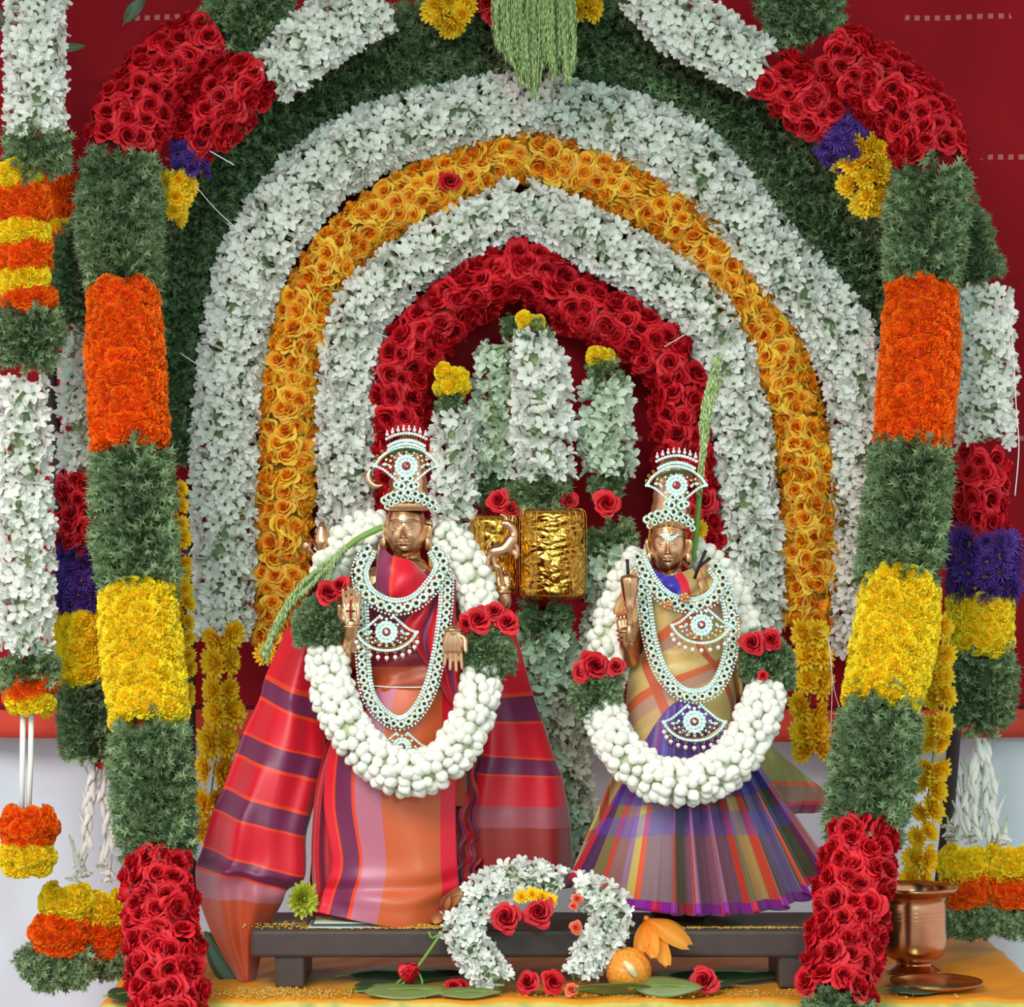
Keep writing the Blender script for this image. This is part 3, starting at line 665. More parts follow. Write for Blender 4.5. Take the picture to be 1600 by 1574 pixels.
def _sr(n):
    return bands_ramp(n, n.attr('cv'), [(1/7-.012, RED), (1/7, ORG), (2/7-.012, PUR), (2/7, ORG), (3/7-.012, RED), (3/7, ORG), (4/7-.012, PUR), (4/7, ORG), (5/7, RED), (6/7, '9c4450'), (1, '8e1f1c')])
silk('shawl_right', _sr)
silk('dhoti_panel', lambda n: n.mix(n.math('MULTIPLY', n.math('GREATER_THAN', n.attr('cu'), .46), n.math('MULTIPLY', n.noise(9, 2, n.coord()), .0)), bands_ramp(n, n.attr('cu'), [(.03, RED), (.075, 'd6102c'), (.10, ORG), (.245, PUR), (.27, ORG), (.45, 'b5657a'), (.86, 'c4562c'), (1, 'd8102c')]), srgb('c83a18')), .36)
silk('red_silk', lambda n: n.mix(n.math('GREATER_THAN', n.math('FRACT', n.math('MULTIPLY', n.attr('cu'), 2.3)), .72), srgb('b80e22'), srgb(PUR)))
silk('brown_silk', lambda n: n.mix(n.math('GREATER_THAN', n.attr('cv'), .52), srgb('7e1228'), srgb('a8401f')), .36)
silk('neck_red', lambda n: bands_ramp(n, n.attr('cu'), [(.36, '8a2450'), (.42, ORG), (1, 'd01028')]))
silk('neck_blue', lambda n: bands_ramp(n, n.attr('cu'), [(.62, '3a2a9a'), (.78, 'd01830'), (1, 'b09058')]))

# ---------------- bronze ----------------
n = NT('bronze'); v = n.noise(35, 4, n.coord()); n.l(n.mix(v, srgb('bf8c64'), srgb('e6b890')), n.b.inputs['Base Color']); n.set(Metallic=1.0, Roughness=.27); n.bump(n.noise(120, 2, n.coord()), .08, .0005); MATS['bronze'] = n.m
n = NT('gold_wire'); n.set(Metallic=1.0, Roughness=.25); n.b.inputs['Base Color'].default_value = srgb('d8a24a'); MATS['gold_wire'] = n.m
n = NT('rhinestone'); n.set(Metallic=.35, Roughness=.16, Specular_IOR_Level=1.0); n.b.inputs['Base Color'].default_value = srgb('d2efe9'); n.b.inputs['Coat Weight'].default_value = .6; MATS['rhinestone'] = n.m
n = NT('ruby'); n.set(Roughness=.15, Specular_IOR_Level=.8); n.b.inputs['Base Color'].default_value = srgb('8a0a18'); MATS['ruby'] = n.m
n = NT('pearl'); n.set(Roughness=.22, Specular_IOR_Level=.7); n.b.inputs['Base Color'].default_value = srgb('e0cfd2'); MATS['pearl'] = n.m
n = NT('gold_foil'); n.set(Metallic=1.0, Roughness=.2); n.l(n.mix(n.noise(60, 2, n.coord()), srgb('c98a1c'), srgb('ffd768')), n.b.inputs['Base Color']); MATS['gold_foil'] = n.m
plain('kumkum', '7a1a18', .8); plain('kajal', '241a14', .5)

def head(par, cx, ytop, ychin, w_, turn, tilt, Y, k=None, fore=False):
    """bronze face: ellipsoid of revolution with modelled brow, lids, nose, lips, chin and ears"""
    k = px(Y); hh = (ychin-ytop)*k*.5; hw = w_*k*.5; c = P(cx, (ytop+ychin)/2, Y)
    N = 150; a = np.linspace(-PI, PI, N, endpoint=False); t = np.linspace(0.02, PI-.02, 130)
    Tt, Aa = np.meshgrid(t, a, indexing='ij')
    z = np.cos(Tt); r = np.sin(Tt)**.82; x = r*np.sin(Aa); y = -r*np.cos(Aa)
    # jaw narrows, forehead broad
    jaw = np.where(z < 0, 1-.20*np.clip(-z, 0, 1)**1.6, 1.0); x = x*jaw
    front = (y < 0)
    def gs(x0, z0, sx, sz, amp): return amp*np.exp(-((x-x0)/sx)**2-((z-z0)/sz)**2)
    ax = np.abs(x); d = np.zeros_like(x)
    E0 = .06                                     # eye height
    def ga(x0, z0, sx, sz, amp): return amp*np.exp(-((ax-x0)/sx)**2-((z-z0)/sz)**2)
    d += ga(.36, E0+.02, .24, .13, -.15)         # sockets
    brow = E0+.22+.07*np.cos((ax-.38)*4); d += .065*np.exp(-((z-brow)/.028)**2)*((ax > .07) & (ax < .72))*np.clip((.74-ax)*6, 0, 1)
    d += ga(.36, E0, .19, .08, .15)            # lid bulge
    lid = E0+.085-.35*(ax-.36)**2; d += .045*np.exp(-((z-lid)/.018)**2)*(np.abs(ax-.36) < .2)
    slit = E0-.035+.25*(ax-.36)**2; d -= .07*np.exp(-((z-slit)/.014)**2)*(np.abs(ax-.36) < .19)
    nose = np.clip((E0+.15-z)/.42, 0, 1); d += .30*nose**1.2*np.exp(-(x/(.055+.05*nose))**2)*(z > -.27)*np.clip((z+.30)/.05, 0, 1)
    d += ga(.11, -.215, .06, .05, .09)           # nostrils
    d += gs(0, -.40, .17, .034, .12)+gs(0, -.485, .13, .040, .13)    # lips
    d -= .06*np.exp(-((z+.435)/.012)**2)*np.exp(-(x/.2)**4)
    d += ga(.22, -.43, .05, .04, -.03)+gs(0, -.56, .16, .04, -.03)
    d += gs(0, -.74, .22, .13, .08)+ga(.50, -.22, .22, .2, .045)      # chin, cheeks
    if fore:
        for q in (.42, .50, .58): d += .02*np.exp(-((z-q-.06*np.cos(ax*3))/.018)**2)*(ax < .6)
    y = y-np.where(front, d*np.clip(-y*1.6, 0, 1), 0)
    # ears
    ear = np.exp(-((np.abs(np.abs(Aa)-1.62))/.13)**2)*np.exp(-((z+.02)/.26)**2); x = x*(1+.13*ear)
    V = np.stack([x*hw, y*hw*1.08, z*hh], -1).reshape(-1, 3)
    i, j = np.meshgrid(np.arange(len(t)-1), np.arange(N), indexing='ij'); i = i.ravel(); j = j.ravel(); j2 = (j+1) % N
    F = np.concatenate([np.stack([i*N+j, (i+1)*N+j, (i+1)*N+j2], 1), np.stack([i*N+j, (i+1)*N+j2, i*N+j2], 1)])
    R = rotz(turn)@rotx(tilt); g = G(); g.add(V@R.T+c, F)
    # ear lobes with drops
    for s in (-1, 1):
        pts = np.array([[s*hw*1.04, .1*hw, hh*.16], [s*hw*1.16, .0, hh*.12], [s*hw*1.13, 0, -hh*.1], [s*hw*1.02, 0, -hh*.30]])@R.T+c
        V2, F2 = tube(smoothpath(pts, .002), .0042, 8); g.add(V2, F2)
        V2, F2 = ball(.0065, 10, 8, (np.array([s*hw*1.04, 0, -hh*.45])@R.T)+c, (1, 1, 1.8)); g.add(V2, F2)
    return link('head', g.mesh('head', ['bronze']), par), c, R, hw, hh
def limb(pts, rad, n=12):
    p = np.array([[*q, r] for q, r in zip(pts, rad)]); q = smoothpath(p, .003); return tube(q, q[:, 3], n)
def cap(g, pts, rad, n=12):
    q = smoothpath(np.array([[*a, b] for a, b in zip(pts, rad)]), .002); V, F = tube(q, q[:, 3], n); g.add(V, F)
    for e in (0, -1):
        V, F = ball(q[e, 3]*.98, 10, 8, q[e, :3]); g.add(V, F)
def hand(g, wrist, f, nrm, size, side, curl=0.0, spread=.06, thumb=True):
    """wrist point, f finger direction, nrm palm normal, side = +1 thumb on the cross(f,nrm) side; size = wrist to fingertip"""
    f = np.array(f, float); f /= np.linalg.norm(f); nrm = np.array(nrm, float); nrm -= f*(nrm@f); nrm /= np.linalg.norm(nrm); s = np.cross(f, nrm)*side
    L = size; w_ = L*.46
    # palm: four metacarpal ridges
    for k in range(4):
        o = (1.5-k)*w_*.25; cap(g, [wrist+s*o*.55, wrist+f*L*.25+s*o*.95+nrm*L*.0, wrist+f*L*.5+s*o], [L*.10, L*.105, L*.085])
    for k, (ln, ) in enumerate(((.44,), (.50,), (.46,), (.36,))):
        o = (1.5-k)*w_*.27; b = wrist+f*L*.5+s*o; ang = 0; p = b; pts = [b]; d0 = f+s*(1.5-k)*spread
        for seg in (.45, .3, .25):
            ang += curl*(1.0 if seg == .45 else 1.15); d_ = d0*math.cos(ang)+nrm*math.sin(ang); p = p+d_*L*ln*seg; pts.append(p)
        cap(g, pts, [L*.062, L*.058, L*.053, L*.044], 10)
    if thumb:
        b = wrist+f*L*.12+s*w_*.42; d1 = f*.6+s*.75+nrm*.35; d1 /= np.linalg.norm(d1); d2 = f*.9+s*.1+nrm*(.3+curl); d2 /= np.linalg.norm(d2)
        cap(g, [wrist+f*L*.08+s*w_*.2, b+d1*L*.13, b+d1*L*.13+d2*L*.2, b+d1*L*.13+d2*L*.33], [L*.09, L*.082, L*.07, L*.055], 10)
def remesh(o, vox=.0012, it=3):
    m = o.modifiers.new('r', 'REMESH'); m.mode = 'VOXEL'; m.voxel_size = vox; m.use_smooth_shade = True
    if it: s = o.modifiers.new('s', 'SMOOTH'); s.factor = .5; s.iterations = it

# ---------------- jewellery ----------------
def gemT():
    n_ = 8; a = np.arange(n_)/n_*2*PI; V = np.vstack([np.stack([np.cos(a)*.55, np.sin(a)*.55, np.full(n_, .55)], 1), np.stack([np.cos(a+.39), np.sin(a+.39), np.full(n_, .1)], 1), [[0, 0, .55], [0, 0, -.8]]])
    F = [];
    for i in range(n_):
        j = (i+1) % n_; F += [(16, i, j), (i, 8+i, j), (8+i, 8+j, j), (8+i, 17, 8+j)]
    return V, np.array(F)
GEM = gemT()
def facing(d, roll=0.0):
    d = np.array(d, float); d /= np.linalg.norm(d); x = np.cross([0, 0, 1.], d); x /= np.linalg.norm(x); y = np.cross(d, x); return np.stack([x, y, d], 1)@rotz(roll)
def gem(g, pos, r, A, mi=0): g.add((GEM[0]*r)@A.T+pos, GEM[1], 1, 0, mi)
def stones(g, pts, r, A, mi=0, jitter=.25):
    for p in pts: gem(g, p, r, A@rotx(RNG.uniform(-jitter, jitter))@roty(RNG.uniform(-jitter, jitter))@rotz(RNG.uniform(0, 3)), mi)
def stoneflower_mesh(name='stone_flower'):
    g = G(); A = np.eye(3)
    for i in range(7):
        a = i/7*2*PI; stones(g, [np.array([math.cos(a)*.68, math.sin(a)*.68, .1])], .34, A)
    V, F = lathe([(.30, .0), (.36, .22), (.44, .1), (.9, -.05), (1.0, -.12), (.85, -.25), (.30, -.25)], 14); g.add(V, F, 0, 0, 1)
    gem(g, np.array([0, 0, -.05]), .3, A, 2)
    return g.mesh(name, ['rhinestone', 'gold_wire', 'kajal'], False)
SFM = stoneflower_mesh()
def pos3(o, pos, A, r): o.matrix_basis = Matrix([[*(A[0]*r), pos[0]], [*(A[1]*r), pos[1]], [*(A[2]*r), pos[2]], [0, 0, 0, 1]])
def arc(c, A, rx, rz, a0, a1, n_):
    a = np.linspace(a0, a1, n_); return np.stack([np.cos(a)*rx, np.sin(a)*rz, np.zeros(n_)], 1)@A.T+c
def pendant(par, cx, cy, w_, Y, A=None, pearls=True, name='pendant', up=False, spikes=False):
    """fan shaped peacock pendant; w_ = full width px. up: the fan opens upward (crown ornament)"""
    k = px(Y); c = P(cx, cy, Y); A = facing((0, -1, .08)) if A is None else A; s = -1 if not up else 1
    R = w_*.5*k; g = G()
    def L(x, y, z=0): return c+A@np.array([x*R, y*R*s, z*R])
    def curve(pts, r_=.02): q = smoothpath(np.array([L(*p) for p in pts]), .0015); V, F = tube(q, r_*R, 6); g.add(V, F, 0, 0, 1); return q
    # disc
    for rr, n_, gr in ((.19, 11, .068), (.31, 16, .075)): stones(g, arc(c, A, rr*R, rr*R, 0, 2*PI*(1-1/n_), n_)+A[:, 2]*.06*R, gr*R, A)
    q = arc(c, A, .245*R, .245*R, 0, 2*PI, 24)
    V, F = lathe([(.13*R, .03*R), (.33*R, .01*R), (.34*R, -.04*R), (.001, -.05*R)], 24); g.add(V@A.T+c, F, 0, 0, 1)
    V, F = ball(.135*R, 12, 8, (0, 0, .05*R), (1, 1, .5)); g.add(V@A.T+c, F, 0, 0, 2)
    if not up: stones(g, [c+A[:, 2]*.13*R], .06*R, A)
    # wings and hanging arc (drawn with y pointing down for s=-1)
    upper = [(-1, .02), (-.72, -.10), (-.45, -.32), (-.22, -.52)]; lower = [(-1, .0), (-.78, .30), (-.42, .53), (0, .60), (.42, .53), (.78, .30), (1, .0)]
    for m_ in (1, -1):
        q = curve([(x*m_, y) for x, y in upper]); stones(g, smoothpath(q, .062*R*1.55)+A[:, 2]*.03*R, .052*R, A)
    q = curve(lower); stones(g, smoothpath(q, .085*R)+A[:, 2]*.03*R, .056*R, A)
    q = curve([(x*.93, y*.87+.0) for x, y in lower], .012)
    # filigree scrolls between disc and arc
    for a in np.linspace(.12, PI-.12, 9):
        p0 = (math.cos(a)*.38, math.sin(a)*.38); p1 = (math.cos(a)*.78*(.9+.1*abs(math.cos(a))), math.sin(a)*.50)
        pm = ((p0[0]+p1[0])/2+.05, (p0[1]+p1[1])/2); curve([p0, pm, p1], .014)
        cc = L(p1[0]*.88, p1[1]*.86); q = arc(cc, A, .07*R, .07*R, 0, 2*PI, 12); V, F = tube(q, .012*R, 5); g.add(V, F, 0, 0, 1)
        stones(g, [L(p1[0]*.72, p1[1]*.74, .03), L(p1[0]*.92, p1[1]*.9, .03)], .04*R, A)
    for x, y in ((-.5, -.02), (.5, -.02), (-.66, .06), (.66, .06), (-.36, -.24), (.36, -.24), (0, -.42), (-.16, -.46), (.16, -.46)): stones(g, [L(x, y, .03)], .055*R, A)
    o = link(name, g.mesh(name, ['rhinestone', 'gold_wire', 'ruby'], False), par)
    # loops and pearls under the arc
    g = G(); n_ = 11
    for i in range(n_):
        a = PI*(i+.5)/n_; cc = L(math.cos(a)*1.0, math.sin(a)*.60+.07); q = arc(cc, A, .045*R, .045*R, 0, 2*PI, 12); V, F = tube(q, .014*R, 5); g.add(V, F)
    link('gold_loops', g.mesh('gold_loops', ['gold_wire']), o)
    if pearls:
        for i in range(n_):
            a = PI*(i+.5)/n_; p = L(math.cos(a)*1.0, math.sin(a)*.60+.24, .04)+np.array([RNG.uniform(-1, 1)*.02*R, 0, 0])
            g = G(); V, F = ball(.075*R, 10, 8); g.add(V, F, 0, 0, 0); V, F = ball(.03*R, 6, 4, (0, 0, -.09*R), (1, 1, 1.5)); g.add(V, F, 0, 0, 1)
            link('pearl', g.mesh('pearl', ['pearl', 'gold_wire']), o, Matrix.Translation(p))
    return o
def necklace(label, pts, Y, fl=8.5, offs=0.0, pend=None, group=None, inner=True, side=1):
    """pts (px,py[,Y])"""
    w3 = np.array([P(q[0], q[1], q[2] if len(q) > 2 else Y) for q in pts]); r = root('necklace', label, 'necklace', tuple(w3[0])); k = px(Y)
    p = smoothpath(w3, fl*1.75*k); A = facing((0, -1, .1))
    for c in p:
        o = link('stone_flower', SFM, r); pos3(o, c, A@rotx(RNG.uniform(-.25, .25))@roty(RNG.uniform(-.25, .25))@rotz(RNG.uniform(0, 1)), fl*k)
    if inner:
        T, N, B = frames(smoothpath(w3, 5.2*k)); q = smoothpath(w3, 5.2*k)
        g = G()
        for off, gr in ((-1.25, 2.6), (-1.75, 2.2), (1.25, 1.9)):
            stones(g, q+B*off*fl*k*side, gr*k, A)
        V, F = tube(q+B*-1.5*fl*k*side-N*.001, .9*k, 6); g.add(V, F, 0, 0, 1)
        V, F = tube(q-N*.002, 1.6*k, 6); g.add(V, F, 0, 0, 1)
        link('stone_chain', g.mesh('stone_chain', ['rhinestone', 'gold_wire'], False), r)
    if pend: pendant(r, *pend)
    return r
# ================= left idol =================
Y0 = -.06
st1 = root('bronze_idol', 'bronze idol at left with four arms, crowned head, in red and purple striped silk', 'statue', tuple(P(630, 1440, Y0)))
hd, hc, hR, hw, hh = head(st1, 634, 786, 872, 66, -.06, 0.0, Y0-.015)
k = px(Y0)
def pt(x, y, Y=Y0): return P(x, y, Y)
# crown (kirita) under the stones
g = G(); c = P(638, 794, Y0-.012); c_ = .0345
V, F = lathe([(.0375, -.004), (.0395, .001), (.0385, .006), (.036, .009), (.0365, .022), (.033, .030), (.034, .040), (.030, .052), (.031, .060), (.026, .072), (.027, .080), (.021, .092), (.022, .099), (.014, .108), (.006, .113), (.0001, .114)], 40); g.add(V*np.array([.86, .84, 1])+c, F)
for i in range(26):
    a = -PI/2+(i-12.5)*.105; V, F = ball(.0030, 6, 5, c+np.array([c_*math.cos(a), c_*.97*math.sin(a), .004]), (1, 1, 2.2)); g.add(V, F)
link('crown', g.mesh('crown', ['bronze']), st1)
# hair / neck locks + crescent moon
g = G()
for s in (-1, 1):
    for j in range(4): g = G(); cap(g, [P(634+s*(32+j*2), 815, Y0+.005), P(634+s*(37+j*1.6), 850, Y0+.002), P(634+s*(38+j*2), 885, Y0)], [.0035, .004, .0025], 8); link('hair_lock', g.mesh('hair_lock', ['bronze']), st1)
g = G(); a = np.linspace(-2.2, 1.0, 20); q = np.stack([np.cos(a)*.0145*-1, np.zeros(20), np.sin(a)*.0145], 1)@np.eye(3)+P(590, 745, Y0-.03)
rr = .0055*np.sin(np.linspace(.12, PI-.12, 20)); V, F = tube(q, rr, 8, .5); g.add(V, F); link('crescent_moon', g.mesh('crescent_moon', ['bronze']), st1)
# body
g = G()
cap(g, [pt(636, 862), pt(636, 900)], [.020, .024]); cap(g, [pt(636, 905), pt(634, 960, Y0-.005), pt(632, 1060), pt(632, 1200), pt(630, 1400)], [.040, .048, .038, .055, .06], 20)
cap(g, [pt(580, 912, Y0), pt(690, 912, Y0)], [.024, .024])
# viewer-left front arm (raised palm) and viewer-right front arm (palm down)
cap(g, [pt(578, 915), pt(556, 985, Y0-.01), pt(550, 1030, Y0-.04)], [.023, .018, .015]); cap(g, [pt(550, 1030, Y0-.04), pt(548, 1000, Y0-.08), pt(549, 976, Y0-.095)], [.0155, .0125, .0105])
hand(g, pt(549, 976, Y0-.095), (0, 0, 1), (0, -1, 0), .056, -1, .06)
cap(g, [pt(692, 915), pt(708, 985, Y0-.01), pt(714, 1030, Y0-.04)], [.023, .018, .015]); cap(g, [pt(714, 1030, Y0-.04), pt(710, 1005, Y0-.08), pt(708, 988, Y0-.095)], [.015, .013, .0105])
hand(g, pt(708, 986, Y0-.098), (0, 0, -1), (0, -1, 0), .060, -1, .04, .055)
# rear arms
cap(g, [pt(590, 905, Y0+.02), pt(540, 930, Y0+.04), pt(510, 905, Y0+.02), pt(505, 885, Y0)], [.02, .016, .012, .009]); hand(g, pt(505, 888, Y0), (-.05, 0, 1), (0, -1, 0), .036, -1, .7)
cap(g, [pt(690, 905, Y0+.02), pt(745, 950, Y0+.05), pt(785, 945, Y0+.0), pt(786, 920, Y0-.01)], [.02, .016, .012, .009]); hand(g, pt(786, 922, Y0-.01), (0, 0, 1), (0, -1, 0), .040, 1, .6)
for (x, y, Yd, r_) in ((549, 979, Y0-.092, .0128), (708, 984, Y0-.095, .0135), (506, 888, Y0, .0105), (786, 925, Y0-.01, .011), (570, 940, Y0-.003, .025), (700, 940, Y0-.003, .025)):
    q = np.stack([np.cos(np.linspace(0, 2*PI, 24))*r_, np.sin(np.linspace(0, 2*PI, 24))*r_, np.zeros(24)], 1)+pt(x, y, Yd); V, F = tube(q, .0022, 8, ref=(0, 0, 1)); g.add(V, F)
b = link('body', g.mesh('body', ['bronze']), st1); remesh(b, .0009, 2)
# red paste mark on the raised palm
g = G()
for a_, b_ in ((P(548, 938, Y0-.108), P(548, 968, Y0-.108)), (P(541, 955, Y0-.107), P(555, 955, Y0-.107))): V, F = tube(np.array([a_, b_]), .0016, 6, .4); g.add(V, F)
link('palm_mark', g.mesh('palm_mark', ['kumkum']), st1)
# conch with knob, leaping deer
g = G(); cc = P(503, 846, Y0-.01)
a = np.linspace(0, 1, 60); V, F = lathe([(.0001, -.028), (.005, -.024), (.0085, -.012), (.0125, -.004), (.0135, .001), (.0118, .004), (.0125, .008), (.0100, .011), (.0105, .015), (.0078, .018), (.008, .021), (.0045, .024), (.003, .029), (.0001, .031)], 20); g.add(V+cc, F)
V, F = ball(.0075, 12, 10, P(479, 853, Y0-.02), (1, 1, 1.2)); g.add(V, F); cap(g, [P(479, 853, Y0-.02), P(490, 868, Y0-.015), P(500, 884, Y0-.005)], [.004, .003, .003], 8)
link('conch', g.mesh('conch', ['bronze']), st1)
g = G(); Yd = Y0-.02
cap(g, [P(772, 862, Yd), P(788, 858, Yd), P(800, 843, Yd)], [.009, .0105, .0095]); cap(g, [P(800, 846, Yd), P(803, 832, Yd), P(795, 820, Yd), P(786, 818, Yd)], [.0085, .0065, .0068, .0045])
for q in (((772, 862), (764, 872), (762, 884)), ((776, 864), (772, 876), (775, 888)), ((801, 848), (808, 858), (806, 872)), ((798, 850), (800, 862), (808, 868))): cap(g, [P(*p, Yd) for p in q], [.0052, .004, .0034], 8)
cap(g, [P(794, 818, Yd), P(790, 808, Yd), P(783, 804, Yd)], [.003, .0028, .002], 6); cap(g, [P(800, 818, Yd), P(801, 806, Yd)], [.0022, .0012], 6); cap(g, [P(769, 858, Yd), P(765, 851, Yd), P(768, 846, Yd)], [.002, .002, .001], 6)
cap(g, [P(778, 886, Yd), P(783, 900, Yd+.005), P(787, 925, Yd+.01)], [.0055, .004, .005])
dr = link('deer', g.mesh('deer', ['bronze']), st1); remesh(dr, .0009, 2)
g = G(); V, F = ball(.0042, 12, 8, P(631, 812, Y0-.052)); g.add(V, F); link('forehead_pearl', g.mesh('forehead_pearl', ['pearl']), st1)

# cloths of the left idol
cl1 = root('silk_dress', 'red and purple striped silk dress wrapped round the left idol', 'dress', tuple(P(620, 1440, Y0)))
def fsin(amp, fr, ph=0.0, vp=1.0, u0=0): return lambda u, v, S: yz(amp*v**vp*(np.sin(u*fr+ph+v*1.2)+.4*np.sin(u*fr*2.3+ph*2+v*2)))
rowsL = [((450, 978), (515, 985)), ((415, 1057), (502, 1090)), ((405, 1092), (507, 1133)), ((379, 1147), (510, 1187)), ((367, 1181), (500, 1222)), ((348, 1232), (486, 1274)), ((332, 1267), (478, 1309)), ((316, 1325), (476, 1371)), ((306, 1356), (449, 1391)), ((310, 1402), (440, 1412)), ((335, 1468), (415, 1462)), ((372, 1534), (398, 1540))]
R_ = []
for i, (a, b_) in enumerate(rowsL):
    f = i/11; Ya = -.03-.075*min(1, f*1.3); Yb = Ya-.02
    if i >= 10: Ya = Yb = -.115
    m1 = (a[0]*.5+b_[0]*.5, a[1]*.5+b_[1]*.5+(6 if i < 8 else 0), Ya-.035*math.sin(PI*min(f*1.1, 1))-.01)
    R_.append([(a[0], a[1], Ya+.02), m1, (b_[0], b_[1], Yb+.03)])
def foldL(u, v, S):
    amp = .009*np.clip(v*2, 0, 1)*np.clip((1.05-v)*4, .25, 1); return yz(amp*(np.sin(u*11+v*2.5)+.5*np.sin(u*19-v*3+1))+.004*np.sin(v*40+u*5)*np.exp(-((v-.7)/.12)**2))
sheet('shawl_fall', R_, 'shawl_left', cl1, 70, 130, foldL)
rowsR = [((740, 985), (806, 990)), ((740, 1088), (833, 1086)), ((740, 1127), (848, 1129)), ((736, 1178), (868, 1188)), ((730, 1208), (878, 1214)), ((722, 1257), (887, 1260)), ((722, 1290), (892, 1292)), ((735, 1385), (896, 1388))]
R_ = [[(a[0], a[1], -.045), ((a[0]+b_[0])/2, (a[1]+b_[1])/2+3, -.05-.02*i/7), (b_[0], b_[1], -.005)] for i, (a, b_) in enumerate(rowsR)]
sheet('shawl_fall', R_, 'shawl_right', cl1, 60, 90, lambda u, v, S: yz(.010*np.clip(v*2, 0, 1)*(np.sin(u*10+2+v)+.4*np.sin(u*17+v*3))))
# torso wrap (closed barrel in front)
def barrel(rows, Yc, dep): # rows (y, xl, xr)
    out = []
    for y, xl, xr in rows:
        m = (xl+xr)/2; h = (xr-xl)/2; out.append([(m+h*math.sin(a), y, Yc+(dep*h/70*(1-math.cos(a))-dep*h/70)) for a in np.linspace(-2.0, 2.0, 13)])
    return out
sheet('torso_wrap', barrel([(893, 592, 688), (920, 570, 702), (960, 566, 704), (1010, 560, 712), (1060, 556, 716), (1110, 540, 722), (1180, 520, 728), (1260, 512, 730)], Y0, .052), 'brown_silk', cl1, 80, 90, lambda u, v, S: yz(.0025*np.sin(v*60+u*14)*np.exp(-((v-.5)/.2)**2)+.003*np.sin(u*30+v*8)))
# neck cloth
sheet('neck_cloth', [[(596, 852, Y0-.01), (612, 868, Y0-.045), (640, 876, Y0-.052), (660, 892, Y0-.03)], [(590, 880, Y0-.03), (608, 892, Y0-.064), (640, 898, Y0-.068), (668, 905, Y0-.045)], [(588, 915, Y0-.04), (606, 925, Y0-.068), (635, 925, Y0-.072), (668, 925, Y0-.05)], [(600, 945, Y0-.045), (612, 948, Y0-.06), (632, 948, Y0-.06), (655, 948, Y0-.05)]], 'neck_red', cl1, 40, 40, lambda u, v, S: yz(.0022*np.sin(u*12+v*9)))
# sash crossing from the right shoulder
sheet('sash', [[(672, 900, Y0-.045), (712, 905, Y0-.02)], [(650, 950, Y0-.066), (712, 960, Y0-.05)], [(630, 975, Y0-.068), (718, 1020, Y0-.06)], [(640, 1000, Y0-.068), (722, 1080, Y0-.06)], [(668, 1040, Y0-.06), (735, 1150, Y0-.055)]], 'red_silk', cl1, 40, 50, lambda u, v, S: yz(.005*np.sin(u*17+v*3)))
# front panel
def pan(y, xs, Ys): return [(x, y_, Yk) for x, y_, Yk in zip(xs, y, Ys)]
sheet('front_panel', [pan((1075, 1075, 1078, 1075), (560, 600, 660, 712), (-.105, -.122, -.122, -.10)), pan((1150, 1155, 1155, 1150), (520, 572, 650, 716), (-.11, -.135, -.135, -.108)), pan((1250, 1252, 1252, 1250), (506, 567, 650, 712), (-.115, -.145, -.145, -.112)),
    pan((1345, 1350, 1350, 1345), (519, 578, 650, 714), (-.125, -.15, -.15, -.12)), pan((1395, 1400, 1405, 1390), (505, 568, 650, 716), (-.13, -.155, -.155, -.125)), pan((1425, 1440, 1452, 1436), (495, 560, 640, 700), (-.135, -.158, -.16, -.13))], 'dhoti_panel', cl1, 80, 110,
    lambda u, v, S: yz(.0035*np.sin(v*34+u*3)*np.exp(-((v-.75)/.12)**2)+.003*np.sin(u*6+v*9)+.0022*np.sin(u*9-v*14)))
# side gathers left and right of the panel
sheet('side_gather', [[(515, 1150, -.10), (540, 1150, -.10)], [(494, 1230, -.095), (530, 1230, -.11)], [(486, 1330, -.10), (530, 1330, -.115)], [(492, 1425, -.10), (540, 1428, -.12)]], 'red_silk', cl1, 30, 60, lambda u, v, S: yz(.008*np.sin(u*14+v*2)))
sheet('side_gather', [[(696, 1130, -.075), (735, 1130, -.06)], [(700, 1200, -.080), (742, 1200, -.06)], [(698, 1290, -.083), (752, 1290, -.06)], [(700, 1360, -.088), (748, 1350, -.07)], [(698, 1405, -.095), (735, 1395, -.08)]], 'red_silk', cl1, 40, 80, lambda u, v, S: yz(.010*np.sin(u*16+v*9)+.005*np.sin(v*44+u*10))+np.stack([.004*np.sin(v*38), 0*v, 0*v], -1))
# back of the dress so the side view is closed
sheet('dress_back', [[(560, 900, .0), (640, 900, .03), (712, 900, .0)], [(505, 1150, -.02), (630, 1150, .04), (740, 1150, -.01)], [(480, 1432, -.04), (630, 1432, .02), (765, 1425, -.03)]], 'red_silk', cl1, 50, 50, lambda u, v, S: yz(.008*np.sin(u*40)))
g = G(); V, F = tube(smoothpath(np.array([P(575, 1071, Y0-.05), P(610, 1074, Y0-.063), P(660, 1074, Y0-.063), P(705, 1071, Y0-.045)]), .004), .0011, 6); g.add(V, F); link('waist_thread', g.mesh('waist_thread', ['thread']), cl1)

